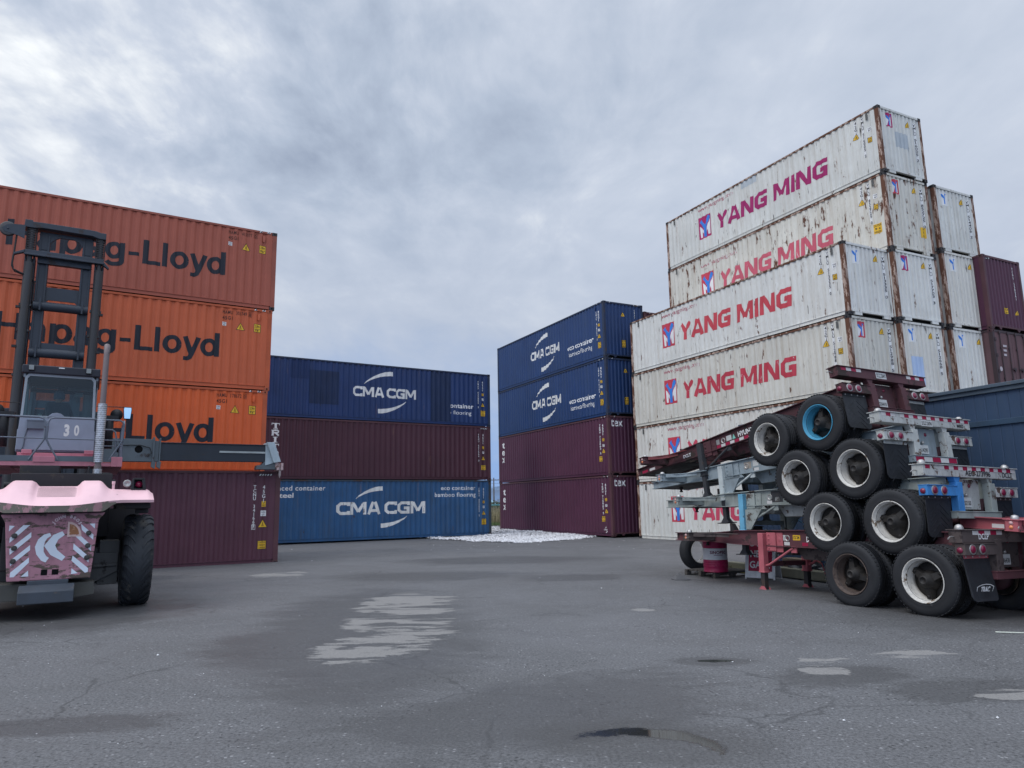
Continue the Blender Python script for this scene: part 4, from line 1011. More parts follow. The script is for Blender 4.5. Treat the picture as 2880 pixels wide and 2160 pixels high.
    m = MB(); m.lathe([(.035, 0), (.05, .012), (.06, .012), (.062, 0)], (3.08, -.713, .50), 'y', 18); m.build('hub_reflector', CHROME, c)
    return c
def build_chassis():
    G = 'stacked container chassis'
    mar = worn('dark maroon chassis steel', (.072, .026, .032), (.035, .024, .022), .40, 3.2, .7, grime=.4); mar_l = worn('red chassis steel', (.16, .035, .038), (.05, .03, .03), .25, 3.5, .65)
    gry = worn('grey blue chassis steel', (.23, .275, .30), (.09, .07, .06), .22, 4, .65, grime=.35); whi = worn('rust speckled off white steel', (.40, .415, .40), (.10, .065, .05), .34, 7, .7, grime=.35)
    gr2 = worn('pale green grey chassis steel', (.27, .30, .285), (.08, .06, .05), .28, 4, .7, grime=.4, seed=4)
    mag = worn('maroon chassis steel', (.105, .038, .046), (.045, .03, .03), .34, 3.5, .7, seed=7); brn = worn('dull brown bolster steel', (.075, .058, .055), (.04, .03, .03), .35, 4, .75, seed=3)
    pnk = worn('faded pink red paint', (.40, .105, .125), (.12, .06, .05), .2, 6, .6, seed=2); dk = worn('black leg steel', (.035, .037, .042), (.06, .045, .04), .3, 6, .65)
    blu = worn('sky blue leg paint', (.13, .36, .52), (.07, .05, .045), .22, 6, .6); blb = worn('bright blue bar paint', (.045, .21, .50), (.10, .08, .07), .22, 6, .6)
    P1 = dict(legx=3.63, frame=mag, leg=pnk, bracket=pnk, post=(brn, brn), bar2=(brn, brn), bolster=brn, rims=(RIM_W, RIM_D), zb=.735, foot=-.50, reg='0236438', flap_swing=.10, tape=((-.25, -.95, 5, 0, ()),), strip=(pnk, pnk), shoe=pnk,
              words=(('DCLP', -.38, -.62, .60, .075, WHITE_P, False),), side=(('D', 2.64, 2.58, .45, .10, WHITE_P),), stick=((2.95, 2.78, .47, .565, YELLOW_P), (3.30, 3.12, .46, .56, PLATE_W)), railskip=3, fb=brn, gusset=brn, panel=brn)
    c1 = chassis(tframe(ORG[1], TILT[1]), 'maroon chassis with pink legs standing on the ground, lowest of the four in the stack', G, P1)
    flat('sticker_text', text_poly('12 24', -2.93, -2.80, .495, .05, .03), (0, -.713, 0), (-1, 0, 0), (0, 0, 1), BLACK_P, c1, .003)
    lg = [strip([(-.17, -.075), (-.19, .045), (-.10, .075), (0, .083), (.10, .075), (.19, .045), (.17, -.075), (.09, -.092), (0, -.096), (-.09, -.092), (-.17, -.075)], .011)] + text_poly('TRAC', -.10, .11, -.03, .075, .055) + text_poly('INTERMODAL', -.08, .10, -.062, .022, .02)
    flat('flap_logo', lg, (-.633, .39, -.085), (0, -1, 0), (-.30, 0, .95), WHITE_P, c1, .004)
    for o in c1.children:
        if o.name.startswith('flap_logo'): o.location = (0, -.78, 0)
    P2 = dict(frame=gr2, leg=blu, leg2=gr2, brace=gr2, bracket=gr2, tube=dk, shoe=dk, post=(blb, gr2), bar2=(blb, whi), bolster=whi, rims=(RIM_W, RIM_W), reg='4152150', wing=True, tape=((-.05, -2.36, 20, 1, (1, 2)),), strip=(dk, brn),
              words=(('AEC-273996', -1.02, -1.68, .705, .08, BLACK_P, False), ('DCLT', -2.0, -2.28, .705, .08, BLACK_P, False)), side=(('MAERSK', 2.55, 2.05, .46, .10, BLACK_P),), stick=((2.95, 2.83, .42, .50, PLATE_W), (3.05, 2.75, .40, .62, dk)), railskip=6, fb=gr2, gusset=gr2, panel=whi)
    chassis(tframe(ORG[2], TILT[2]), 'pale grey chassis with sky blue leg and bright blue lamp bar, second from ground', G, P2)
    P3 = dict(frame=gry, leg=worn('pale grey leg paint', (.42, .46, .46), (.08, .06, .05), .2, 6, .6), bracket=gry, tube=dk, shoe=dk, post=(whi, whi), bar2=(whi, whi), bolster=whi, rims=(RIM_W, RIM_W), reg='4514295', wing=True, tape=((-.05, -2.36, 20, 0, (3,)),), strip=(whi, whi), bumptape=True,
              words=(('DCLZ 236794', -1.06, -1.32, .69, .06, BLACK_P, True), ('MARKED', -2.02, -2.2, .70, .06, BLACK_P, False)), side=(('80,000 LBS.', .75, -.28, .47, .085, WHITE_P),), stick=((3.15, 2.95, .44, .58, worn('tan sticker', (.30, .26, .22), amount=.3)), (2.9, 2.75, .47, .59, PLATE_W)), railskip=5, fb=gry, gusset=gry, panel=gry)
    chassis(tframe(ORG[3], TILT[3]), 'blue grey chassis with speckled white rear beam and two white rims, third from ground', G, P3)
    P4 = dict(frame=mar, leg=dk, bracket=mar, tube=dk, shoe=dk, post=(mar, mar), bar2=(mar, mar), bolster=mar, rims=(RIM_B, RIM_W), reg='U236410', tape=((-.10, -.62, 4, 1, ()), (-1.86, -2.36, 4, 0, ())), strip=(RUBBER_FLAP, whi),
              words=(('DCLZ 236410', -1.02, -1.26, .735, .075, BLACK_P, True),), side=(('WT 6,650', .55, .12, .50, .075, WHITE_P), ('HYUNDAI', 2.62, 2.05, .47, .10, WHITE_P), ('DCLT', 4.45, 4.18, .42, .07, WHITE_P)), stick=((2.98, 2.82, .46, .57, PLATE_W), (3.35, 3.2, .45, .56, worn('grey sticker', (.25, .25, .25), amount=.3)), (1.72, 1.52, .45, .55, PLATE_W)), fb=mar, gusset=mar_l)
    c4 = chassis(tframe(ORG[4], TILT[4]), 'dark maroon chassis with one blue rim, tilted on top of the stack', G, P4)
    flat('lettering', text_poly('LP', .98, 1.07, .30, .07, .02), (-.472, 0, 0), (0, -1, 0), (0, 0, 1), WHITE_P, c4)
    flat('logo', [poly((-2.80, .46), (-2.70, .46), (-2.75, .57))], (0, -.713, 0), (-1, 0, 0), (0, 0, 1), decal_paint('mint logo paint', (.2, .5, .42), .2), c4)
    red = worn('salmon red chassis steel', (.33, .085, .10), (.10, .05, .05), .2, 3, .6, seed=8)
    P5 = dict(frame=red, leg=red, post=(red, red), bar2=(red, red), rims=(RIM_W, RIM_W), fb=red, gusset=red, foot=-.5, railskip=4)
    A = B0 - D0 * 5.98 - E0 * .69
    chassis(tframe((A.x, A.y, .50), 3.25), 'salmon red chassis resting its front on the maroon chassis tail at the right edge', G, P5)
build_chassis()
for o in (TY, HB) + tuple(RIMC.values()): bpy.data.objects.remove(o)

# ------------------------------------------------------------------ empty container handler (large forklift)
HA = R(210.5); HR = Vector((-math.cos(HA), -math.sin(HA), 0)); HF = Vector((-HR.y, HR.x, 0)); HO = Vector((-8.0, 12.735, 0))
HM = frame_mat(HO, HR, HF, Vector((0, 0, 1)))
def glass_mat():
    m, t, b = newmat('tinted cab glass'); nt_ = m.node_tree; nt_.nodes.remove(b); out = [n for n in nt_.nodes if n.type == 'OUTPUT_MATERIAL'][0]
    tr = t.n('ShaderNodeBsdfTransparent', Color=(.42, .53, .53, 1)); gl = t.n('ShaderNodeBsdfGlossy', Color=(.8, .85, .85, 1), Roughness=.03)
    fr = t.n('ShaderNodeFresnel', IOR=1.5); mx = t.n('ShaderNodeMixShader', i0=fr.outputs[0], i1=tr.outputs[0], i2=gl.outputs[0]); t.link(mx.outputs[0], out.inputs[0]); return m
def perforated():
    m, t, b = newmat('perforated heat shield'); o = t.n('ShaderNodeTexCoord').outputs['Object']
    s = t.n('ShaderNodeSeparateXYZ', i0=o); a = t.math('ARCTAN2', s.outputs[1], s.outputs[0])
    u = t.math('MULTIPLY', a, 3.2); v = t.math('MULTIPLY', s.outputs[2], 26.0)
    row = t.math('FLOOR', v); uu = t.math('FRACT', t.math('ADD', t.math('MULTIPLY', u, 1.0), t.math('MULTIPLY', t.math('MODULO', row, 2.0), .5)))
    d = t.math('ADD', t.math('POWER', t.math('SUBTRACT', uu, .5), 2.0), t.math('POWER', t.math('SUBTRACT', t.math('FRACT', v), .5), 2.0))
    hole = t.mapr(d, .06, .09, 1, 0)
    n = t.noise(o, 9, 4); base = t.mix(t.mapr(n, .4, .7), (.55, .56, .58), (.34, .33, .32))
    t.link(t.mix(hole, base, (.012, .012, .012)), b.inputs['Base Color']); t.link(t.math('SUBTRACT', .75, hole), b.inputs['Metallic']); b.inputs['Roughness'].default_value = .38
    return m
def build_handler():
    h = empty('container_handler', HM, 'pink and grey empty container handler with a tall dark mast, seen from behind', 'forklift')
    pink = worn('sun faded pink paint', (.68, .435, .465), (.40, .22, .24), .05, 3, .42, grime=.10, var=.06); pinkd = worn('scraped pink steel', (.34, .165, .205), (.095, .072, .062), .42, 4.5, .7, (1, 1, 2.6), grime=.5, seed=3)
    pinkm = worn('dusty pink platform paint', (.44, .165, .205), (.2, .07, .08), .12, 3, .55, grime=.25, seed=1)
    scr = worn('scratched skirt', (.40, .22, .24), (.16, .145, .12), .62, 7, .75, (1, 1, .7), grime=.6, seed=5)
    mast_m = worn('blue black mast steel', (.030, .038, .052), (.05, .045, .045), .2, 2.2, .5, grime=.2); colm = worn('greasy column steel', (.034, .034, .037), (.055, .045, .04), .3, 1.6, .45, (3, 3, .4))
    chas = worn('dark chassis steel', (.022, .021, .024), (.05, .045, .04), .3, 2.5, .7); axm = worn('dusty axle casting', (.075, .078, .080), (.03, .03, .03), .3, 2.5, .8)
    grey = worn('cab grey paint', (.22, .25, .31), (.10, .09, .09), .08, 2, .5, grime=.2); rail_m = worn('rail grey paint', (.10, .12, .15), (.05, .04, .04), .2, 5, .5); kick = worn('kick plate grey', (.085, .105, .125), (.05, .045, .04), .2, 3, .6)
    spm = worn('spreader grey blue', (.095, .115, .13), (.05, .04, .04), .2, 2, .55, grime=.3); spd = worn('dark beam steel', (.020, .026, .036), (.045, .035, .03), .25, 1.6, .5, (.5, 1, 2)); pale = worn('pale grey end plate', (.36, .43, .47), (.15, .12, .1), .15, 3, .55)
    stw = decal_paint('white reflective sticker', (.62, .68, .76), .12, (.30, .18, .19), 1, .4); blackm = plain('black plastic', (.012, .012, .014), .5)
    cen = lambda y: -.06 - .0686 * (y + 1.3)
    # tyres
    def bigtyre(x0, x1, y, zc_, r, name='tyre'):
        w = x1 - x0; m = MB()
        prof = [(.42, .03), (.47, .0), (.60, -.008), (.70, .012), (.755, .045), (.785, .09), (.797, .15), (.80, w / 2), (.797, w - .15), (.785, w - .09), (.755, w - .045), (.70, w - .012), (.60, w + .008), (.47, w), (.42, w - .03)]
        m.lathe(prof, (x0, y, zc_), 'x', 64)
        for sd in (0, 1):                                     # curved shoulder lugs
            for j in range(26):
                a0 = 2 * math.pi * (j + .5 * sd) / 26; pts = []
                for k in range(6):
                    u = k / 5; xx = .006 + u * .175; rr = .742 + .064 * min(1, u * 1.9) ** .6 + .001; aa = a0 + (.02 + .26 * u ** 1.6) * (1 if sd else 1)
                    hw = .062 * (1 - .35 * u)
                    for q in (-1, 1):
                        for dr in (-.03, .007): pts.append((x0 + (xx if sd == 0 else w - xx), y + (rr + dr) * math.cos(aa + q * hw), zc_ + (rr + dr) * math.sin(aa + q * hw)))
                fs = []
                for k in range(5):
                    b = k * 4; fs += [(b + 1, b + 3, b + 7, b + 5), (b, b + 1, b + 5, b + 4), (b + 3, b + 2, b + 6, b + 7)]
                fs += [(0, 2, 3, 1), (20, 21, 23, 22)]; m.add(pts, fs)
        t = m.build(name, RUBBER_B, h)
        m = MB(); m.lathe([(.42, .05), (.44, .02), (.40, .04), (.36, .12), (.12, .14), (.10, .06), (.0001, .05)], (x0, y, zc_), 'x', 32); m.lathe([(.42, w - .05), (.44, w - .02), (.40, w - .04), (.36, w - .12), (.12, w - .14), (.10, w - .06), (.0001, w - .05)], (x0, y, zc_), 'x', 32); m.build('rim', axm, t)
    RUBBER_B = worn('worn forklift tyre', (.024, .028, .034), (.075, .072, .066), .3, 2.6, .62, var=.3, grime=.15)
    bigtyre(.98, 1.46, 0, .79, .8); bigtyre(-1.54, -1.06, 0, .79, .8)
    for x in (-2.05, -1.52, .54, 1.07): bigtyre(x, x + .47, 5.2, .79, .8)
    # chassis and axle
    m = MB(); m.box(-.75, .55, -.95, 6.2, .75, 1.45); m.box(-.95, .75, .3, 2.6, 1.2, 2.05); m.box(-1.0, .85, 2.6, 6.0, 1.0, 1.6); m.build('chassis', chas, h, .02)
    m = MB(); m.box(-.95, .92, -.22, .22, .55, 1.02); m.prism([(-1.0, .62), (-.5, .36), (.4, .36), (.92, .62), (.92, .95), (-1.0, .95)], -.35, -.22); m.tube([(.35, -.38, .72), (.9, -.36, .74)], .035, 8); m.box(.62, .93, -.30, .3, .40, 1.15); m.box(-1.02, -.72, -.30, .3, .40, 1.15); m.build('steer_axle', axm, h, .02)
    m = MB(); m.prism([(-.95, .34), (-.86, .30), (.30, .30), (.58, .33), (.57, .53), (-.90, .57)], -1.18, -.6); m.build('belly_plate', worn('olive grey belly plate', (.072, .072, .066), (.04, .035, .03), .2, 3, .8), h, .01)
    m = MB(); m.box(-1.45, -.9, .35, 2.4, 1.0, 1.75); m.box(.70, 1.25, .6, 3.0, 1.05, 1.72); m.box(-.8, .75, .15, 1.4, 2.02, 2.35); m.box(-.7, -.1, .35, 1.0, 2.35, 2.5); m.tube([(-.9, .3, 2.15), (.8, .3, 2.2)], .05, 8); m.tube([(.36, .35, 2.0), (.36, .35, 2.5)], .02, 6); m.lathe([(.0001, 0), (.11, 0), (.11, .5), (.0001, .5)], (.62, .9, 1.9), 'z', 16); m.build('engine', chas, h, .01)
    # counterweight
    m = MB(); pl = [(-.77, 1.64), (.66, 1.65), (.57, 1.53), (.51, .61), (-.61, .61), (-.70, 1.51)]
    n = 6; vs = [(x, -1.30 + (z - .61) * .03, z) for x, z in pl] + [(x * .97, -.55, z) for x, z in pl]
    m.add(vs, [tuple(range(n)), tuple(range(2 * n - 1, n - 1, -1))] + [(i, i + n, (i + 1) % n + n, (i + 1) % n) for i in range(n)]); cw = m.build('counterweight', pinkd, h, .015)
    fl = lambda nm, lay, mt, par, lift=.003: flat(nm, lay, (0, -1.3183, 0), (1, 0, 0), (0, .03, 1), mt, par, lift)
    stripes = [[(-.64, 1.47), (-.57, 1.46), (-.64, 1.38)], [(-.46, 1.47), (-.37, 1.47), (-.62, 1.20), (-.62, 1.28)], [(-.345, 1.36), (-.34, 1.28), (-.60, 1.02), (-.61, 1.11)], [(-.345, 1.16), (-.34, 1.08), (-.58, .85), (-.59, .93)], [(-.345, .97), (-.34, .89), (-.52, .68), (-.57, .68), (-.57, .75)], [(-.34, .77), (-.33, .68), (-.43, .68)],
               [(.44, 1.47), (.52, 1.47), (.52, 1.39)], [(.32, 1.47), (.34, 1.37), (.51, 1.21), (.51, 1.29)], [(.25, 1.28), (.34, 1.27), (.49, 1.12), (.49, 1.03)], [(.24, 1.16), (.24, 1.07), (.47, .85), (.47, .94)], [(.24, .97), (.23, .89), (.43, .69), (.47, .70), (.47, .76)], [(.24, .77), (.24, .68), (.33, .69)]]
    for st in stripes: fl('hazard_stripe', [poly(*st)], stw, cw)
    fl('maker_emblem', [strip([(-.085, 1.315), (-.15, 1.285), (-.20, 1.22), (-.222, 1.125), (-.205, 1.03), (-.15, .945), (-.10, .915)], [.05, .075, .10, .115, .10, .09, .08])], stw, cw)
    fl('maker_emblem', [strip([(.09, 1.33), (-.01, 1.27), (-.085, 1.14), (-.02, 1.03), (.12, .925)], [.07, .10, .13, .11, .075])], stw, cw)
    for x, z in ((-.56, 1.31), (-.55, 1.12), (-.55, .92), (.44, 1.32), (.44, 1.12), (.44, .93)):
        m = MB(); m.lathe([(.040, .0), (.040, -.022), (.028, -.024)], (x, -1.302, z), 'y', 18); m.lathe([(.028, -.018), (.0001, -.024)], (x, -1.302, z), 'y', 18); m.build('marker_lamp', plain('dusty lamp rubber', (.05, .05, .048), .6), cw)
    for x0, x1 in ((-.17, -.085), (-.025, .065)): fl('pin_opening', [rect(x0, x1, .685, .77)], DARK_HOLE, cw)
    # round dealer sticker: curved lettering over a brown and white patch
    cx0, cz0 = .14, 1.36
    fl('sticker', [(arc(cx0, cz0 - .09, .20, .24, 0, 90, 10) + [(cx0, cz0 - .09)], [tuple(range(12))])], worn('torn sticker edge', (.56, .40, .38), (.35, .2, .2), .3, 20), cw, .004)
    fl('sticker', [(arc(cx0 + .02, cz0 - .07, .145, .18, 4, 88, 8) + [(cx0 + .03, cz0 - .06)], [tuple(range(10))])], worn('brown sticker print', (.28, .12, .055), (.5, .32, .2), .3, 16), cw, .006)
    lay = []; wd_ = 'JOHN BROS'
    for i, chh in enumerate(wd_):
        if chh == ' ': continue
        a = R(142 - i * 13.5); vs, fs = glyphs(chh, .05); w_ = max(v[0] for v in vs); k = .062
        px_, pz_ = cx0 - .02 + .205 * math.cos(a), cz0 - .02 + .235 * math.sin(a); tx, tz = math.sin(a), -math.cos(a)
        lay.append(([(px_ + (v[0] - w_ / 2) * k * tx - v[1] * k * tz, pz_ + (v[0] - w_ / 2) * k * tz + v[1] * k * tx) for v in vs], fs))
    fl('sticker_text', lay, decal_paint('sticker white', (.62, .50, .54), .2), cw, .005)
    m = MB(); m.box(-.34, .21, -1.32, -.6, .43, .61); m.prism([(-1.34, .43), (-1.34, .55), (-1.5, .45), (-1.5, .27), (-1.42, .26), (-1.2, .26), (-1.2, .43)], -.44, .30, 'x'); m.build('tow_block', worn('blue grey tow block', (.045, .055, .07), (.12, .10, .09), .2, 4, .6), h, .012)
    # hood with two humps and drooping fenders
    x0, x1, nx = -1.50, 1.375, 92; cx_ = -.06; rows = 26; vs = []
    def topz(x):
        a = abs(x - cx_)
        z = 2.095 + .095 * sstep(.27, .37, a) - .15 * sstep(.60, .78, a)
        return z - .05 * sstep(1.30, 1.435, a) ** 2
    def lip(x):
        a = abs(x - cx_); return (-1.52 + .32 * sstep(.25, 1.2, a), 1.765 + .085 * sstep(.15, 1.0, a))
    for i in range(nx + 1):
        x = x0 + (x1 - x0) * i / nx; zt = topz(x); yl, zl = lip(x); a = abs(x - cx_)
        edge = sstep(1.36, 1.435, a)
        for j in range(rows + 1):
            u = j / rows
            if u < .18: y, z = -.05 + (-.70 + .05) * u / .18, zt
            else:
                v = (u - .18) / .82; y = -.70 + (yl + .70) * v
                zr = zl if a < .6 else zl
                z = zt + (zr - zt) * (v ** 1.25)
                if a > .25: z += .05 * math.sin(v * math.pi) * sstep(.3, .6, a) * (1 - sstep(.75, 1.0, a))
            if edge: z -= .02 * edge
            vs.append((x, y, z))
    fs = [(i * (rows + 1) + j, (i + 1) * (rows + 1) + j, (i + 1) * (rows + 1) + j + 1, i * (rows + 1) + j + 1) for i in range(nx) for j in range(rows)]
    m = MB(); m.add(vs, fs, True)
    # fender side skirts and turned-down edge
    e = []; 
    for i in range(nx + 1):
        x = x0 + (x1 - x0) * i / nx; yl, zl = lip(x); a = abs(x - cx_)
        if a > .74: e.append((x, yl, zl))
    for sgn in (-1, 1):
        run = [p for p in e if (p[0] - cx_) * sgn > 0]
        v2 = [(p[0], p[1], p[2] - .02) for p in run] + [(p[0], p[1] + .03, p[2] - .055) for p in run]; k = len(run)
        m.add([(p[0], p[1], p[2]) for p in run] + [(p[0], p[1] + .012, p[2] - .045) for p in run], [(i, i + 1, k + i + 1, k + i) for i in range(k - 1)], True)
    for xs_ in (x0, x1):
        i = 0 if xs_ == x0 else nx; col = vs[i * (rows + 1):(i + 1) * (rows + 1)]; k = len(col)
        m.add(col + [(p[0], p[1], min(p[2] - .03, 1.81)) for p in col], [(q, q + 1, k + q + 1, k + q) for q in range(k - 1)], True)
    hood = m.build('hood', pink, h)
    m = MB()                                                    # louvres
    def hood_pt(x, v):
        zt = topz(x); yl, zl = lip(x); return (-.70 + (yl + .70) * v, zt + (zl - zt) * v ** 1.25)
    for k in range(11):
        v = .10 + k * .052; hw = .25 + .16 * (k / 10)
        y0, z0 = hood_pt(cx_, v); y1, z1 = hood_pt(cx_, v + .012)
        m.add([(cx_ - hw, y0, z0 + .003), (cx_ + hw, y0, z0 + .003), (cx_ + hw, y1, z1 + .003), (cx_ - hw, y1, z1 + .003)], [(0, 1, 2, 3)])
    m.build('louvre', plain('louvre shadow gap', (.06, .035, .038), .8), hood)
    m = MB(); m.lathe([(.045, 0), (.03, .006), (.0001, .006)], (.79, -1.06, hood_pt(.79, .62)[1] + .012), 'z', 18); m.build('filler_cap', blackm, hood)
    # scraped skirt under the hood lip
    vs = []; k = 44
    for i in range(k + 1):
        x = cx_ - .86 + 1.72 * i / k; yl, zl = lip(x); a = abs(x - cx_); zb_ = 1.665 + .12 * sstep(.66, .86, a)
        vs += [(x, yl + .004, zl), (x, yl + .012, min(zl - .01, zb_)), (x, -.9, min(zl - .01, zb_))]
    m = MB(); m.add(vs, [(3 * i, 3 * i + 3, 3 * i + 4, 3 * i + 1) for i in range(k)] + [(3 * i + 1, 3 * i + 4, 3 * i + 5, 3 * i + 2) for i in range(k)], False); m.build('bumper_skirt', scr, h)
    m = MB(); m.box(.80, 1.34, -1.0, .3, 1.70, 1.80); m.box(1.12, 1.33, -.72, -.62, 1.62, 1.702); m.build('mudguard', chas, h, .02)
    m = MB(); m.box(-1.46, -.92, -1.0, .3, 1.70, 1.80); m.build('mudguard', chas, h, .02)
    m = MB(); m.box(.735, .775, -.72, -.68, 1.95, 2.15); m.tube([(.755, -.70, 2.13), (.755, -.70, 2.18)], .028, 10); m.build('handle_peg', pink, h)
    m = MB()
    for x0_, x1_, z0, z1 in ((1.02, 1.07, 2.04, 2.23), (1.215, 1.265, 2.04, 2.23)): m.prism([(x0_ + (.03 if x0_ < 1.1 else -.03), z1), (x1_ + (.0 if x0_ < 1.1 else -.03), z1), (x1_, z0), (x0_, z0)], -.78, -.60)
    m.box(1.06, 1.225, -.78, -.60, 2.205, 2.235); m.box(1.03, 1.26, -.78, -.6, 2.03, 2.05); m.box(1.05, 1.24, -.61, -.59, 2.04, 2.22); lamp = m.build('tail_lamp', blackm, h, .004)
    m = MB(); m.lathe([(.0001, -.06), (.055, -.05), (.06, 0), (.0001, .02)], (1.15, -.68, 2.125), 'y', 18); m.build('lens', LENS_R, lamp)
    m = MB(); m.lathe([(.0001, -.03), (.035, -.04), (.06, -.06), (.066, -.02), (.05, .06), (.0001, .07)], (.965, -.70, 2.14), 'y', 18); m.build('reversing_lamp', CHROME, h)
    # platform, kick plates, rails
    m = MB(); m.box(-1.5, .91, .90, 1.9, 2.52, 2.60); m.box(-.55, -.21, .88, .93, 2.59, 2.70); m.box(.72, .91, .88, 1.5, 2.515, 2.705); m.box(-.85, .40, 1.45, 1.52, 2.60, 2.80); m.box(-1.5, -.9, 1.2, 4.2, 2.5, 2.6); m.box(.42, .91, 1.2, 4.2, 2.5, 2.58)
    for x in (-.78, .25): m.box(x, x + .16, 1.42, 1.53, 2.78, 2.86)
    m.build('platform', pinkm, h, .006)
    m = MB(); m.box(-1.5, -.555, .89, .905, 2.605, 2.71); m.box(-.205, .72, .89, .905, 2.605, 2.71); m.build('kick_plate', kick, h)
    m = MB()
    m.tube([(-1.6, .92, 3.445), (-.52, .92, 3.435), (-.44, .92, 3.41), (-.41, .92, 3.34), (-.405, .92, 3.02), (-.46, .91, 2.92), (-.62, .885, 2.63)], .017, 8)
    m.tube([(-.16, .885, 2.63), (-.325, .91, 2.92), (-.37, .92, 3.02), (-.365, .92, 3.34), (-.335, .92, 3.41), (-.26, .92, 3.435), (.82, .92, 3.425), (.87, .92, 3.40), (.90, .92, 3.34), (.89, .92, 3.04), (.68, .9, 2.64)], .017, 8)
    m.tube([(-1.6, .92, 3.05), (-.41, .92, 3.035)], .013, 6); m.tube([(-.37, .92, 3.035), (.89, .92, 3.03)], .013, 6); m.box(-.42, -.35, .905, .935, 3.26, 3.31)
    for y in (1.2, 1.9, 2.7): m.tube([(.90, y, 3.42), (.90, y, 2.6)], .017, 8)
    m.tube([(.90, .92, 3.34), (.90, 1.0, 3.42), (.90, 2.7, 3.42), (.90, 2.9, 3.38), (.90, 2.95, 2.6)], .017, 8); m.tube([(.90, .92, 3.04), (.90, 2.95, 3.04)], .013, 6)
    m.tube([(.55, .95, 3.24), (.70, .95, 3.24), (.755, .95, 3.20), (.775, .95, 3.1), (.79, .95, 2.72)], .015, 8); m.tube([(.5, .95, 2.92), (.9, .95, 2.92)], .011, 6)
    m.build('railing', rail_m, h)
    # cab
    y0, y1 = 2.0, 3.75; xl, xr = -.93, .41
    m = MB(); pts = [(xl, 2.89), (xr, 2.89), (xr - .03, 3.545), (-.12, 3.545), (-.15, 3.58), (-.21, 3.635), (-.29, 3.655), (-.37, 3.635), (-.43, 3.58), (-.46, 3.545), (xl + .03, 3.56)]
    m.prism(pts, y0, y0 + .05); m.box(xl, xl + .04, y0 + .05, y1, 2.89, 3.3); m.box(xr - .04, xr, y0 + .05, y1, 2.89, 3.3); m.box(xl, xr, y1 - .04, y1, 2.89, 3.2); m.box(xl, xr, y0 + .05, y1, 2.86, 2.9); cab = m.build('cab_panel', grey, h, .008)
    flat('unit_number', text_poly('3', -.14, -.045, 3.195, .215, .05) + text_poly('0', .035, .125, 3.205, .20, .035), (0, y0, 0), (1, 0, 0), (0, 0, 1), decal_paint('chipped white number', (.62, .62, .60), .35, (.22, .25, .31), 6), cab)
    m = MB(); m.box(-.765, -.475, y0 - .09, y0 - .002, 3.31, 3.475); m.box(-.775, -.465, y0 - .10, y0 - .002, 3.465, 3.485); m.tube([(-.76, y0 - .01, 3.31), (-.79, y0 - .01, 3.15), (-.80, y0 - .01, 2.98), (-.82, y0 - .01, 2.9)], .012, 6); m.build('junction_box', rail_m, h)
    m = MB()
    fr = lambda z: (xl + .03 + (z - 3.55) * .025, xr - .03 - (z - 3.55) * .03)
    a0, b0_ = fr(3.55); a1, b1 = fr(4.43)
    out = [(a0, 3.53), (b0_, 3.53), (b1, 4.36), (b1 - .06, 4.43), (a1 + .06, 4.43), (a1, 4.36)]
    inn = [(a0 + .045, 3.58), (b0_ - .045, 3.58), (b1 - .045, 4.33), (b1 - .09, 4.38), (a1 + .09, 4.38), (a1 + .045, 4.33)]
    for yy in (y0, y1 - .05):
        k = 6; v = [(x, yy, z) for x, z in out] + [(x, yy, z) for x, z in inn] + [(x, yy + .05, z) for x, z in out] + [(x, yy + .05, z) for x, z in inn]
        f = []
        for i in range(k):
            j = (i + 1) % k; f += [(i, j, k + j, k + i), (2 * k + i, 3 * k + i, 3 * k + j, 2 * k + j), (i, 2 * k + i, 2 * k + j, j), (k + i, k + j, 3 * k + j, 3 * k + i)]
        m.add(v, f)
    for x in (xl + .02, xr - .06): m.box(x, x + .04, y0 + .9, y0 + .96, 3.3, 4.4); m.box(x, x + .04, y0 + .05, y1, 4.36, 4.43); m.box(x, x + .04, y0 + .05, y1, 3.28, 3.33)
    m.build('cab_frame', worn('cab frame grey', (.27, .31, .345), (.12, .12, .12), .1, 3, .45), h)
    g = glass_mat()
    for yy in (y0 + .02, y1 - .03):
        m = MB(); m.add([(x, yy, z) for x, z in inn], [tuple(range(6))]); m.build('window', g, h)
    for x in (xl + .035, xr - .035):
        m = MB(); m.add([(x, y0 + .05, 3.33), (x, y1 - .05, 3.33), (x, y1 - .05, 4.36), (x, y0 + .05, 4.36)], [(0, 1, 2, 3)]); m.build('window', g, h)
    m = MB(); m.box(xl - .01, xr + .01, y0 - .06, y1 + .05, 4.43, 4.60); m.build('cab_roof', worn('black roof paint', (.016, .018, .028), (.04, .04, .04), .15, 3, .45), h, .02)
    for x in (-.83, .16):
        m = MB(); m.box(x, x + .10, y0 - .12, y0 - .06, 4.48, 4.59); lp = m.build('work_lamp', blackm, h, .006)
        m = MB(); m.box(x + .008, x + .092, y0 - .126, y0 - .121, 4.488, 4.582); m.build('lens', plain('dusty work lamp glass', (.20, .22, .22), .3), lp)
    m = MB(); m.box(-.32, -.22, y0 - .066, y0 - .060, 4.555, 4.575); m.build('roof_sticker', WHITE_P, h)
    dk = plain('cab interior trim', (.018, .020, .024), .7)
    m = MB(); m.box(-.52, -.08, 2.45, 2.58, 3.3, 3.93); m.box(-.54, -.06, 2.58, 3.05, 3.22, 3.36); m.box(-.40, -.2, 2.6, 2.9, 2.9, 3.22); m.build('seat', plain('grey seat cover', (.05, .062, .08), .8), h, .05)
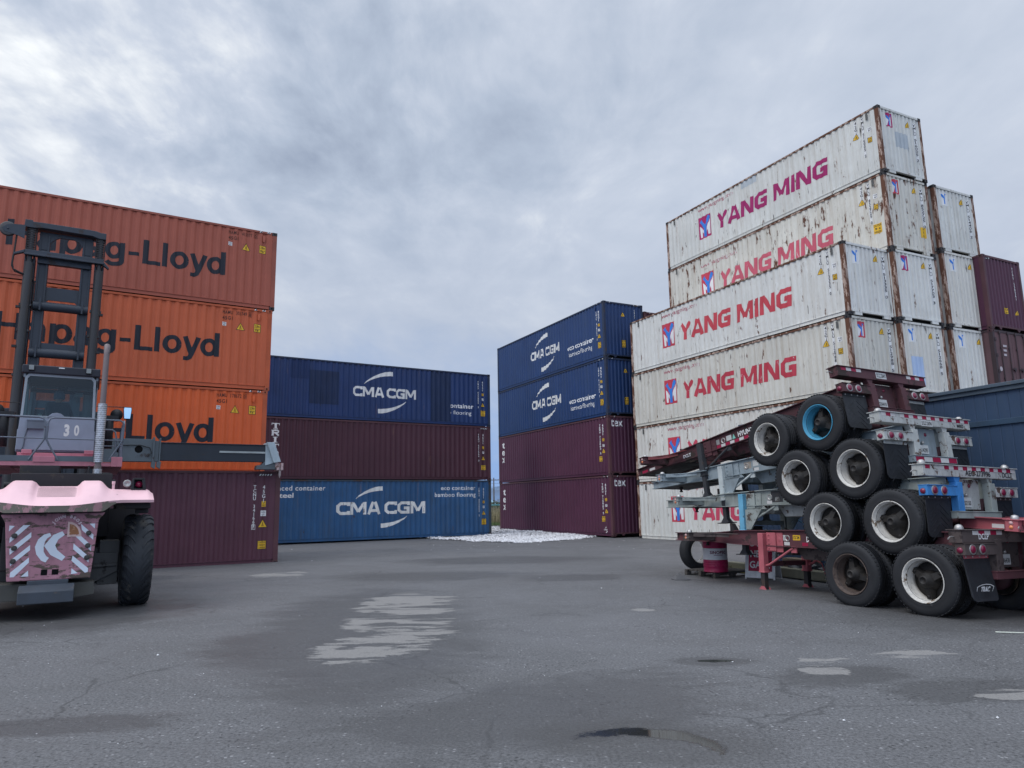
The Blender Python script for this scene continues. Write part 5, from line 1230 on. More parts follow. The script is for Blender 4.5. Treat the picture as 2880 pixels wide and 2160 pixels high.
    m = MB(); m.box(-.80, -.55, 2.7, 3.5, 2.9, 3.55); m.box(.06, .30, 2.6, 3.5, 2.9, 3.55); m.box(-.7, .25, 3.35, 3.6, 2.9, 3.5); m.tube([(-.3, 3.35, 3.5), (-.3, 3.15, 3.62)], .03, 8); m.lathe([(.17, -.015), (.185, 0), (.17, .015)], (-.3, 3.12, 3.64), 'y', 20, closed=True); m.box(-.86, .32, 3.3, 3.4, 4.24, 4.31); m.box(-.36, -.18, 3.28, 3.40, 4.28, 4.38); m.build('console', dk, h, .01)
    m = MB(); m.box(-.03, .12, 3.2, 3.23, 4.16, 4.25); m.build('inner_mirror', plain('pale mirror back', (.35, .42, .42), .3), h, .01)
    m = MB(); m.box(-.66, -.56, 2.9, 2.94, 3.5, 3.72); m.build('display', plain('pale display', (.30, .36, .36), .4), h, .01)
    # exhaust
    m = MB(); m.tube([(0, 0, 0), (0, 0, .25)], .062, 16); m.tube([(0, 0, .25), (0, 0, 2.38), (.0, .03, 2.50), (-.0, .10, 2.58)], [.052, .050, .055, .055], 16, False); ex = m.build('exhaust_pipe', worn('sooty exhaust', (.16, .13, .13), (.06, .05, .05), .3, 3, .6, (1, 1, .3), metal=.3), h); ex.location = (.5, .6, 2.28)
    for z0, z1 in ((-.10, .18), (.30, 1.42)):
        m = MB(); m.tube([(0, 0, z0), (0, 0, z1)], .077, 24, False); m.build('heat_shield', PERF, ex)
    # mast
    ym = 7.3
    for x, xr_ in ((-1.57, -1.33), (.06, .29)):
        m = MB(); m.box(x + .03, xr_ - .03, ym + .10, ym + .42, .5, 8.45); m.box(x, x + .05, ym + .06, ym + .42, .5, 8.5); m.box(xr_ - .05, xr_, ym + .06, ym + .42, .5, 8.5); m.build('mast_column', mast_m, h, .01)
        m = MB(); xm = (x + xr_) / 2; m.tube([(xm, ym, .6), (xm, ym, 8.3)], .105, 18); m.tube([(xm, ym, 8.3), (xm, ym, 9.2)], .06, 12)
        for z in (2.2, 3.6, 5.2, 6.4, 7.1): m.box(xm - .14, xm + .14, ym - .02, ym + .1, z, z + .06)
        m.build('lift_cylinder', colm, h)
    for x, xr_ in ((-1.28, -1.03), (-.26, -.01)):
        m = MB(); m.box(x, xr_, ym + .15, ym + .19, .6, 9.2); m.box(x, x + .05, ym + .12, ym + .40, .6, 9.2); m.box(xr_ - .05, xr_, ym + .12, ym + .40, .6, 9.2); m.build('mast_rail', mast_m, h, .006)
    for z0, z1, hole in ((7.36, 7.72, True), (6.00, 6.16, False), (4.4, 4.6, False)):
        m = MB(); m.box(-1.05, -.24, ym + .17, ym + .21, z0, z1); 
        if hole: m.prism([(-1.05, 7.36), (-1.05, 7.20), (-1.02, 7.29), (-.95, 7.36)], ym + .17, ym + .21); m.prism([(-.24, 7.36), (-.24, 7.20), (-.27, 7.29), (-.34, 7.36)], ym + .17, ym + .21)
        m.build('mast_plate', mast_m, h)
    for z in (7.16, 5.87, 3.6):
        m = MB(); m.tube([(-1.28, ym + .12, z), (-.01, ym + .12, z)], .125, 20)
        for x in (-1.12, -.15): m.box(x - .02, x + .02, ym - .04, ym + .02, z - .14, z + .2)
        m.build('mast_tube', mast_m, h)
    m = MB(); top = [(-1.63, 9.32), (-1.62, 9.47), (-1.45, 9.47), (-1.44, 9.43), (-1.25, 9.44), (-.1, 9.44), (.05, 9.43), (.15, 9.40), (.29, 9.40), (.29, 9.22), (.12, 9.22), (-.05, 9.27), (-1.2, 9.29), (-1.4, 9.26), (-1.63, 9.26)]
    m.prism(top, ym - .1, ym + .3)
    arch = [(-1.28, 9.26), (-.01, 9.26), (-.01, 8.75), (-.24, 8.75), (-.25, 8.95), (-.35, 9.08), (-.47, 9.15), (-.80, 9.15), (-.92, 9.08), (-1.03, 8.95), (-1.05, 8.75), (-1.28, 8.75)]
    m.prism(arch, ym + .14, ym + .2); m.build('crown_beam', mast_m, h, .012)
    m = MB(); m.box(-1.57, .28, ym - .10, ym + .1, 8.50, 8.64); m.box(-1.58, .29, ym - .14, ym - .08, 8.48, 8.53); m.box(-1.28, -.02, ym + .05, ym + .2, 8.34, 8.52); m.prism([(.28, 8.56), (.42, 8.40), (.40, 8.36), (.24, 8.48)], ym - .12, ym + .0); m.prism([(-1.57, 8.62), (-1.80, 8.50), (-1.80, 8.44), (-1.57, 8.54)], ym - .12, ym + .0); m.build('mast_crossbeam', mast_m, h, .01)
    for x in (-1.45, .17):
        m = MB()
        for k in range(9): m.box(x - .085, x + .085, ym - .06, ym + .02, 8.66 + k * .068, 8.70 + k * .068); m.box(x - .06, x + .06, ym - .05, ym + .01, 8.70 + k * .068, 8.728 + k * .068)
        m.box(x - .12, x - .09, ym - .02, ym + .1, 8.64, 9.3); m.box(x + .09, x + .12, ym - .02, ym + .1, 8.64, 9.3); m.build('lift_chain', chas, h)
    m = MB(); m.lathe([(.0001, -.05), (.17, -.05), (.19, -.04), (.165, -.01), (.165, .01), (.19, .04), (.17, .05), (.0001, .05)], (-1.98, ym - .05, 9.14), 'y', 28); pu = m.build('pulley', worn('pulley steel', (.055, .055, .06), (.10, .09, .08), .3, 8, .5), h)
    m = MB(); m.prism([(-1.60, 9.30), (-1.85, 9.28), (-2.0, 9.24), (-2.12, 9.14), (-2.05, 9.05), (-1.75, 8.98), (-1.60, 8.92)], ym - .11, ym - .085); m.lathe([(.03, 0), (.02, -.02), (.0001, -.02)], (-1.98, ym - .112, 9.14), 'y', 10); m.build('pulley_arm', mast_m, h)
    m = MB(); m.tube([(-1.78, ym - .05, 9.0), (-1.80, ym - .05, 8.5), (-1.82, ym - .05, 8.2), (-1.78, ym - .05, 8.05), (-1.6, ym - .05, 7.97), (-1.4, ym, 7.93), (-1.3, ym + .05, 7.8), (-1.3, ym + .1, 7.0)], .022, 8); m.tube([(-1.82, ym - .02, 8.45), (-1.83, ym - .02, 8.15), (-1.75, ym - .02, 8.0), (-1.45, ym, 7.9)], .016, 6); m.build('hydraulic_hose', blackm, h)
    for i in range(4):
        m = MB(); x = (-1.60, .31)[i % 2]; z = (7.02, 5.95)[i // 2]; m.box(x - .05, x + .05, ym - .05, ym + .05, z, z + .06); m.build('hose_clamp', blackm, h)
    # carriage and telescopic spreader
    ys = 8.06
    m = MB(); m.box(-1.75, .45, ym + .5, ys, 2.6, 4.4); m.build('carriage', mast_m, h, .02)
    c0 = -.65
    for sg in (1, -1):
        X = lambda x: c0 + sg * (x - c0)
        m = MB(); a, b = X(-.65), X(1.90); m.box(min(a, b), max(a, b), ys, ys + .30, 3.05, 3.70); m.box(*sorted((X(1.88), X(1.93))), ys - .05, ys + .33, 2.98, 3.76); m.box(*sorted((X(2.05), X(2.09))), ys - .03, ys + .3, 3.02, 3.74); m.box(*sorted((X(1.93), X(2.05))), ys + .02, ys + .3, 3.06, 3.66)
        for q in (1.93, 2.07): m.prism([(X(q) - .07, 3.05), (X(q) + .05, 3.05), (X(q) + .03, 2.84), (X(q) - .07, 2.90)], ys - .04, ys + .06)
        bx = m.build('spreader_beam', spm, h, .008)
        m = MB()
        for x in (.98, 1.48): m.disc((X(x + .04), ys - .002, 3.40), .105, 'y', 24)
        m.build('round_opening', DARK_HOLE, bx)
        m = MB(); m.tube([(X(.9), ys - .03, 3.50), (X(1.55), ys - .03, 3.52), (X(1.8), ys - .04, 3.45), (X(1.86), ys - .05, 3.3), (X(1.75), ys - .05, 3.2)], .014, 6); m.build('hydraulic_hose', blackm, bx)
        m = MB(); m.box(*sorted((X(2.09), X(5.10))), ys + .03, ys + .27, 3.09, 3.60); m.box(*sorted((X(2.09), X(5.10))), ys + .0, ys + .3, 3.60, 3.625); tb = m.build('telescopic_beam', spd, h, .006)
        m = MB(); m.box(*sorted((X(3.7), X(5.1))), ys + .005, ys + .03, 3.35, 3.405); m.build('guide_strip', worn('bare steel strip', (.34, .37, .37), amount=.2), tb)
        m = MB(); P_ = [(5.06, 3.70), (5.28, 3.70), (5.50, 3.10), (5.29, 3.06)]
        m.prism([(X(x), z) for x, z in P_], ys - .12, ys + .02); m.prism([(X(x), z) for x, z in ((5.04, 3.68), (5.12, 3.68), (5.30, 3.06), (5.05, 2.98))], ys, ys + .34); ep = m.build('end_plate', pale, h, .006)
        m = MB(); m.prism([(X(x), z) for x, z in ((5.02, 3.1), (5.38, 3.06), (5.38, 2.86), (4.78, 2.86), (4.80, 2.98), (4.95, 3.0))], ys + .02, ys + .34); m.build('end_beam', spm, h, .006)
        m = MB(); m.box(*sorted((X(5.40), X(5.47))), ys - .02, ys + .36, 2.84, 3.06); m.box(*sorted((X(5.53), X(5.60))), ys - .02, ys + .36, 2.84, 3.06); m.box(*sorted((X(5.47), X(5.53))), ys + .06, ys + .36, 2.84, 3.02); m.box(*sorted((X(5.36), X(5.42))), ys - .01, ys + .3, 2.9, 3.1); m.build('twist_lock', worn('pinkish lock casting', (.46, .34, .34), (.15, .09, .07), .35, 9, .6), h, .008)
        m = MB(); m.prism([(X(5.48), 2.92), (X(5.54), 2.92), (X(5.54), 2.68), (X(5.51), 2.60), (X(5.48), 2.68)], ys + .02, ys + .10); m.build('side_hook', worn('bare hook steel', (.32, .27, .27), amount=.3), h, .006)
    # mirrors, fan and air cleaner beside the cab
    for sg in (1, -1):
        xo = lambda x: x if sg > 0 else 2 * (-.3) - x
        m = MB(); x0_, x1_ = sorted((xo(.92), xo(1.09))); m.prism([(x0_ + .01, 3.96), (x1_ - .01, 3.96), (x1_, 3.90), (x1_ - .015, 3.70), (x1_ - .04, 3.68), (x0_ + .04, 3.68), (x0_ + .01, 3.72), (x0_, 3.9)], 2.96, 3.0); mi = m.build('mirror', blackm, h, .006)
        m = MB(); m.prism([(x0_ + .018, 3.945), (x1_ - .018, 3.945), (x1_ - .012, 3.90), (x1_ - .028, 3.70), (x0_ + .03, 3.70), (x0_ + .012, 3.9)], 2.953, 2.959); m.build('mirror_glass', MIRROR, mi)
        m = MB(); m.tube([(xo(.40), 3.0, 3.95), (xo(.95), 3.0, 3.955)], .010, 6); m.tube([(xo(1.0), 3.0, 3.68), (xo(1.0), 2.96, 3.40)], .014, 6); m.build('mirror_arm', blackm, h)
        m = MB(); m.lathe([(.0001, -.02), (.12, -.02), (.125, .0), (.125, .10), (.0001, .12)], (xo(.80), 3.15, 3.80), 'y', 26); m.build('floodlight', blackm, h)
        m = MB(); m.lathe([(.0001, 0), (.095, 0), (.095, .62), (.07, .66), (.0001, .66)], (xo(.66), 3.1, 3.03), 'z', 20); m.box(*sorted((xo(.48), xo(.84))), 3.0, 3.3, 3.66, 3.76); m.build('air_cleaner', blackm, h)
    return h
m_, t_, b_ = newmat('mirror glass'); b_.inputs['Base Color'].default_value = (.55, .72, .78, 1); b_.inputs['Metallic'].default_value = 1; b_.inputs['Roughness'].default_value = .06; MIRROR = m_
PERF = perforated()
build_handler()

# driver, seen from behind through the rear window
def skin_body(name, verts, edges, root, mats, pick):
    me = bpy.data.meshes.new(name); me.from_pydata([v[0] for v in verts], edges, []); o = bpy.data.objects.new(name, me); COL.objects.link(o)
    o.modifiers.new('skin', 'SKIN'); me.skin_vertices.new() if not me.skin_vertices else None
    for i, v in enumerate(verts):
        s = me.skin_vertices[0].data[i]; s.radius = (v[1], v[2] if len(v) > 2 else v[1]); s.use_root = i == root
    sb = o.modifiers.new('sub', 'SUBSURF'); sb.levels = sb.render_levels = 2
    dg = bpy.context.evaluated_depsgraph_get(); ev = bpy.data.meshes.new_from_object(o.evaluated_get(dg)); bpy.data.objects.remove(o)
    ev.materials.clear()
    for m in mats: ev.materials.append(m)
    for p in ev.polygons: p.material_index = pick(p.center); p.use_smooth = True
    return ev
def build_driver():
    V = [((0, 0, .02), .15, .12), ((0, -.01, .25), .16, .115), ((0, -.01, .44), .19, .11), ((0, 0, .54), .08), ((0, .005, .60), .055), ((0, .015, .69), .085, .095), ((0, .02, .79), .085, .10), ((0, .02, .86), .045),
         ((.19, 0, .48), .075), ((.27, .06, .24), .055), ((.22, .28, .20), .042), ((.20, .36, .24), .035), ((-.19, 0, .48), .075), ((-.27, .06, .24), .055), ((-.20, .28, .26), .042), ((-.17, .38, .30), .035),
         ((.10, .02, 0), .10), ((.13, .40, .03), .075), ((.13, .46, -.38), .052), ((-.10, .02, 0), .10), ((-.13, .40, .03), .075), ((-.13, .46, -.38), .052)]
    E_ = [(0, 1), (1, 2), (2, 3), (3, 4), (4, 5), (5, 6), (6, 7), (2, 8), (8, 9), (9, 10), (10, 11), (2, 12), (12, 13), (13, 14), (14, 15), (0, 16), (16, 17), (17, 18), (0, 19), (19, 20), (20, 21)]
    jk = plain('dark work jacket', (.020, .024, .034), .85); sk = plain('skin', (.42, .25, .19), .6)
    me = skin_body('person', V, E_, 0, (jk, sk), lambda c: 1 if (c.z > .575 or c.y > .33 and c.z > .12) else 0)
    o = bpy.data.objects.new('person', me); COL.objects.link(o); o.matrix_world = HM @ Matrix.Translation((-.30, 2.72, 3.36)); o.scale = (.95, .95, .95)
    tag(o, 'driver seated in the forklift cab, back turned, in a dark jacket and grey cap', 'person')
    m = MB(); m.lathe([(.103, .70), (.112, .76), (.105, .83), (.07, .885), (.0001, .90)], (0, .015, 0), 'z', 24); m.add([(.085 * math.cos(R(a)), .015 + .10 + .10 * math.sin(R(a)), .735) for a in range(0, 181, 20)], [tuple(range(10))]); cp_ = m.build('cap', plain('grey blue cap', (.10, .13, .17), .85), o)
    m = MB(); m.lathe([(.085, .50), (.10, .55), (.085, .60)], (0, 0, 0), 'z', 20); m.build('collar', jk, o)
    m = MB()
    for sg in (1, -1): m.lathe([(.0001, 0), (.022, 0), (.025, .012), (.0001, .02)], (sg * .098 - (.01 if sg > 0 else .01), .02, .70), 'x', 10)
    m.build('ear', sk, o)
build_driver()

# ------------------------------------------------------------------ navy building, kerb
def build_office():
    d = Vector((math.cos(R(112)), math.sin(R(112)), 0)); n = Vector((d.y, -d.x, 0)); left = Vector((6.17, 18.95, 0)); LEN = 13.0
    o = left - d * LEN                                            # x axis runs to the left end
    # local: x along the front from right (0) to left (LEN); y outwards is -n
    fm = frame_mat(left, -d, n, Vector((0, 0, 1)))                # x from left end to the right, y into the building
    b = empty('wooden_building', fm, 'navy blue board clad building behind the stacked chassis', 'building')
    m, t, bs = newmat('navy board paint'); oo = t.n('ShaderNodeTexCoord').outputs['Object']
    f = t.noise(t.mapping(oo, scale=(3, 3, .5)), 2.5, 5, .6); g = t.noise(oo, .7, 3); c = t.mix(t.mapr(g, .3, .7), (.018, .040, .084), (.026, .056, .112)); c = t.mix(t.math('MULTIPLY', t.mapr(f, .5, .8), .35), c, (.05, .07, .10))
    fine = t.noise(t.mapping(oo, scale=(9, 9, .6)), 14, 4); c = t.mix(t.math('MULTIPLY', t.mapr(fine, .55, .8), .3), c, (.010, .02, .05)); t.link(c, bs.inputs['Base Color']); bs.inputs['Roughness'].default_value = .6
    bp = t.n('ShaderNodeBump', Strength=.2, Distance=.004); t.link(fine, bp.inputs['Height']); t.link(bp.outputs[0], bs.inputs['Normal'])
    # front wall of grooved boards
    vs = []; xs = []
    x = 0.0
    while x < LEN:
        xs += [(x, 0.0), (x + .012, .012), (x + .020, .012), (x + .032, 0.0)]; x += .205
    xs.append((LEN, 0))
    w = MB()
    for z0, z1, off in ((-.02, 2.93, 0.0), (3.03, 3.52, -.012)):
        vs = [(x, y + off, z) for x, y in xs for z in (z0, z1)]; w.add(vs, [(2 * i, 2 * i + 2, 2 * i + 3, 2 * i + 1) for i in range(len(xs) - 1)])
    w.box(0, .02, .015, 3.0, -.02, 3.5); w.box(LEN - .02, LEN, .015, 3.0, -.02, 3.5); w.box(0, LEN, 2.98, 3.0, -.02, 3.5)
    w.build('wall', m, b, fixn=False)
    tr = worn('navy trim', (.030, .058, .098), (.05, .06, .08), .15, 3, .55)
    w = MB(); w.box(-.03, LEN, -.035, .02, 2.93, 3.03); w.build('trim_board', tr, b, .006)
    w = MB(); w.box(-.06, LEN + .06, -.06, .0, 3.52, 3.60); w.box(-.09, LEN + .09, -.10, 3.1, 3.60, 3.665); w.build('roof', worn('grey navy roof edge', (.060, .085, .115), (.09, .1, .11), .2, 3, .6), b, .008)
    w = MB(); w.box(-.012, .10, -.02, .0, -.02, 2.93); w.build('corner_board', tr, b)
    return fm
OFM = build_office()
def world_of(p): return OFM @ Vector(p)
kc = worn('mossy concrete kerb', (.21, .20, .145), (.10, .10, .06), .35, 4, .85, seed=1)
m = MB(); 
for k in range(6): m.box(.15 + k * 1.82, .15 + k * 1.82 + 1.80, -.95, -.72, -.06, .15 - .004 * (k % 2))
kb = m.build('kerb', kc, None, .02); kb.matrix_world = OFM; tag(kb, 'yellowish concrete kerb on the ground in front of the navy building', 'kerb')

# ------------------------------------------------------------------ things beside the chassis stack
def build_yard_things():
    a = R(116.8); d = Vector((math.cos(a), math.sin(a), 0)); n = Vector((d.y, -d.x, 0))
    # pallet
    p = empty('pallet', frame_mat((4.47, 16.36, ground_z(4.47, 16.36)), n, d, Vector((0, 0, 1))), 'dark weathered wooden pallet lying flat under the drum', 'pallet')
    wd = worn('wet dark wood', (.075, .068, .062), (.03, .028, .026), .4, 5, .85, (.4, 4, 4))
    for k in range(7):
        m = MB(); m.box(.002 * (k % 3), 1.10 - .006 * (k % 2), .01 + k * .153, .01 + k * .153 + .10, .108, .130); m.build('deck_board', wd, p, .003)
    for y in (.0, .47, .95):
        m = MB(); m.box(0, 1.10, y + .01, y + .085, .0, .018); 
        for x in (0, .48, .97): m.box(x, x + .13, y + .0, y + .09, .018, .086)
        m.box(0, 1.1, y, y + .09, .086, .106); m.build('bearer', wd, p, .003)
    # drum
    dr = empty('oil_drum', Matrix.Translation((4.56, 16.60, .131 + ground_z(4.5, 16.5))) @ Matrix.Rotation(R(-62), 4, 'Z'), 'crimson and white steel oil drum standing on the pallet', 'drum')
    H = .70; r = .268
    cr = worn('crimson drum paint', (.30, .012, .065), (.12, .03, .05), .06, 5, .42, var=.12); wh = worn('white drum band', (.56, .56, .57), (.35, .32, .32), .08, 6, .4, grime=.2)
    def ribs(z0, z1, k):
        out = []
        for i in range(k):
            z = z0 + (z1 - z0) * (i + .5) / k; w_ = (z1 - z0) / k / 2.4
            out += [(r, z - w_), (r + .006, z - w_ * .4), (r + .006, z + w_ * .4), (r, z + w_)]
        return out
    m = MB(); m.lathe([(.0001, 0), (r - .006, 0), (r + .006, .006), (r + .006, .018), (r, .024)] + ribs(.11, .25, 3) + [(r, .272)], (0, 0, 0), 'z', 40); m.build('lower_shell', cr, dr)
    m = MB(); m.lathe([(r, .272), (r + .009, .279), (r + .009, .289), (r, .296)] + [(r, .50), (r + .009, .508), (r + .009, .518), (r, .525)], (0, 0, 0), 'z', 40); bnd = m.build('white_band', wh, dr)
    m = MB(); m.lathe([(r, .525)] + ribs(.545, .655, 3) + [(r, .68), (r + .006, .686), (r + .006, .698), (r - .004, .70), (r - .012, .685), (.0001, .685)], (0, 0, 0), 'z', 40); m.lathe([(.03, .685), (.03, .70), (.0001, .70)], (.16, 0, 0), 'z', 12); m.build('upper_shell', cr, dr)
    vs, fs = glyphs('SINOPEC', .035, 1.05); k = .062 / .69; m = MB()
    wv = max(v[0] for v in vs); tv = []
    for v in vs:
        ang = -R(90) + (v[0] - wv / 2) * k / r + R(62) - R(0); tv.append(((r + .002) * math.cos(ang), (r + .002) * math.sin(ang), .405 + v[1] * k))
    m.add(tv, fs); m.build('lettering', decal_paint('maroon print', (.14, .015, .05), .1), bnd, fixn=False)
    m = MB(); m.add([((r + .002) * math.cos(-R(28) + t_ * .012), (r + .002) * math.sin(-R(28) + t_ * .012), z) for t_ in range(-32, 33, 4) for z in (.372, .384)], [(2 * i, 2 * i + 2, 2 * i + 3, 2 * i + 1) for i in range(16)]); m.build('small_print', decal_paint('maroon print', (.14, .015, .05), .1), bnd, fixn=False)
    # loose truck tyre
    ax = Vector((math.cos(R(-68)), math.sin(R(-68)), 0)); up = Vector((0, 0, 1)); c0 = Vector((4.52, 18.05, .455))
    prof = [(.27, .02), (.30, .0), (.36, -.006), (.41, .008), (.44, .04)]
    y = .045
    for k in range(4): prof += [(.452, y), (.452, y + .040), (.440, y + .042), (.440, y + .050), (.452, y + .052)]; y += .054
    prof += [(.44, .265), (.41, .292), (.36, .304), (.30, .30), (.27, .28)]
    fm = frame_mat(c0 - ax * .15, ax, up.cross(ax), up)
    m = MB(); m.lathe(prof, (0, 0, 0), 'x', 48); t = m.build('loose_tyre', RUBBER, None); t.matrix_world = fm; tag(t, 'spare truck tyre with a white rim standing upright behind the drum', 'tyre')
    m = MB(); m.lathe([(.27, .28), (.292, .308), (.284, .312), (.268, .29), (.255, .24), (.25, .08), (.27, .03), (.268, .02)], (0, 0, 0), 'x', 40); m.build('rim', RIM_W, t)
    # folding sign
    sx = Vector((.80, -.60, 0)); sy = Vector((.60, .80, 0)); s = empty('folding_sign', frame_mat((5.12, 16.34, ground_z(5.1, 16.3)), sx, sy, up), 'white folding board with a red notice, half hidden behind the pink leg', 'sign')
    ww = .66; hh = .98; lean = .26
    def board(name, sg):
        m = MB(); q = lambda x, z, o: (x, (o if sg > 0 else 2 * lean - o) + sg * lean * z / hh, z)
        for x0, x1, z0, z1 in ((0, .035, 0, hh), (ww - .035, ww, 0, hh), (.035, ww - .035, .03, .075), (.035, ww - .035, hh - .035, hh)):
            vs = [q(x, z, o) for o in (0, .03) for x, z in ((x0, z0), (x1, z0), (x1, z1), (x0, z1))]; m.add(vs, [(0, 1, 2, 3), (7, 6, 5, 4), (0, 4, 5, 1), (1, 5, 6, 2), (2, 6, 7, 3), (3, 7, 4, 0)])
        m.add([q(x, z, .012) for x, z in ((.03, .07), (ww - .03, .07), (ww - .03, hh - .03), (.03, hh - .03))], [(0, 1, 2, 3)]); m.add([q(x, z, .018) for x, z in ((.03, .07), (ww - .03, .07), (ww - .03, hh - .03), (.03, hh - .03))], [(3, 2, 1, 0)])
        return m.build(name, plain('white sign plastic', (.62, .62, .62), .45), s)
    f = board('front_board', 1); board('rear_board', -1)
    uz = Vector((0, lean / hh, 1))
    flat('notice', [rect(.07, .59, .17, .88)], (0, .012, 0), (1, 0, 0), uz, decal_paint('notice red', (.36, .02, .06), .12), f, .003)
    flat('lettering', text_poly('U ENT', .09, .56, .70, .12, .02) + text_poly('NEXT', .11, .54, .47, .14, .02) + text_poly('GATE', .10, .54, .24, .14, .02), (0, .012, 0), (1, 0, 0), uz, WHITE_P, f, .006)
    # yellow pole and timber on the ground behind the pallet
    z = ground_z(5.3, 18)
    m = MB(); m.tube([(5.0, 18.75, .04 + z), (5.33, 18.25, .045 + z), (5.6, 17.75, .04 + z), (6.05, 17.15, .035 + z)], .042, 10); o = m.build('yellow_pipe', worn('dirty yellow pipe', (.42, .38, .13), (.2, .18, .1), .25, 6, .6)); tag(o, 'dirty yellow pipe lying on the ground behind the pallet', 'pipe')
    m = MB(); m.beam((4.9, 19.3, .05), (6.3, 18.65, .05), .10, .09); o = m.build('timber', wd, None, .005); tag(o, 'dark timber lying on the ground behind the yellow pipe', 'timber')
    # junk behind the kerb, under the chassis
    rnd = random.Random(3)
    def heap(name, c, sx_, sy_, sz_, mat, lab, cat, seed):
        rr = random.Random(seed); bm = bmesh.new(); bmesh.ops.create_icosphere(bm, subdivisions=3, radius=1)
        for v in bm.verts:
            q = v.co; k = 1 + .25 * math.sin(5 * q.x + seed) * math.cos(4 * q.y + 2 * seed) + rr.uniform(-.08, .08)
            v.co = Vector((q.x * sx_ * k, q.y * sy_ * k, max(0, q.z + .15) * sz_ * k * 1.1))
        me = bpy.data.meshes.new(name); bm.to_mesh(me); bm.free(); me.materials.append(mat); o = link(name, me); o.location = c; tag(o, lab, cat); return o
    P = [world_of((x, y, 0)) for x, y in ((1.2, -.45), (2.4, -.45), (3.3, -.42))]
    heap('tarpaulin', P[0], .55, .25, .20, worn('navy tarpaulin', (.018, .030, .085), (.28, .32, .42), .16, 9, .4, (1, 1, 2)), 'crumpled dark blue plastic sheeting behind the kerb under the chassis', 'plastic sheet', 2)
    heap('rubbish_bag', P[1], .45, .24, .22, plain('black bag plastic', (.012, .013, .018), .35), 'black rubbish bag slumped between kerb and building', 'bag', 5)
    m = MB(); m.box(-.45, .45, -.16, .16, 0, .30); o = m.build('cardboard_box', worn('wet cardboard', (.22, .17, .12), (.10, .08, .06), .3, 5, .85), None, .006); o.matrix_world = OFM @ Matrix.Translation((1.9, -.18, 0)) ; tag(o, 'tan cardboard box against the building wall under the chassis', 'box')
    # litter
    m = MB(); m.add([(0, 0, .0), (.34, .05, .0), (.30, .30, .02), (.12, .16, .13), (-.05, .22, .01)], [(0, 1, 3), (1, 2, 3), (3, 2, 4), (0, 3, 4)]); m.add([(.3, .1, .003), (.62, .02, .006), (.6, .08, .003)], [(0, 1, 2)])
    o = m.build('scrap_rubber', worn('grey scrap rubber', (.10, .10, .105), (.04, .04, .04), .3, 6, .8), fixn=False); o.location = (3.45, 15.8, 0.003); sm = o.modifiers.new('solid', 'SOLIDIFY'); sm.thickness = .012; tag(o, 'grey folded scrap lying alone on the open asphalt left of the pallet', 'scrap')
    m = MB(); m.tube([(5.95, 9.22, .012), (6.1, 9.15, .016), (6.28, 9.12, .012)], .008, 6); o = m.build('plastic_strip', plain('pale plastic strip', (.50, .52, .45), .5)); o.location.z = ground_z(6.1, 9.1); tag(o, 'thin pale plastic strip on the asphalt near the right edge', 'litter')
build_yard_things()

# ------------------------------------------------------------------ gravel, stones, the gap between the stacks
def rocks(name, pts, mat, label, cat, seed):
    rr = random.Random(seed); vs = []; fs = []
    for x, y, z, s in pts:
        o = len(vs); a = rr.uniform(0, 6.28); ca, sa = math.cos(a), math.sin(a)
        for q in ((1, 0, 0), (-1, 0, 0), (0, 1, 0), (0, -1, 0), (0, 0, 1), (0, 0, -.6)):
            k = s * rr.uniform(.65, 1.15); px_, py_ = q[0] * ca - q[1] * sa, q[0] * sa + q[1] * ca; vs.append((x + (px_ + .2 * rr.uniform(-1, 1)) * k, y + (py_ + .2 * rr.uniform(-1, 1)) * k, z + q[2] * k * .8))
        fs += [(o + i, o + j, o + 4) for i, j in ((0, 2), (2, 1), (1, 3), (3, 0))] + [(o + j, o + i, o + 5) for i, j in ((0, 2), (2, 1), (1, 3), (3, 0))]
    me = bpy.data.meshes.new(name); me.from_pydata(vs, [], fs); me.materials.append(mat); o = link(name, me); tag(o, label, cat, kind='stuff'); return o
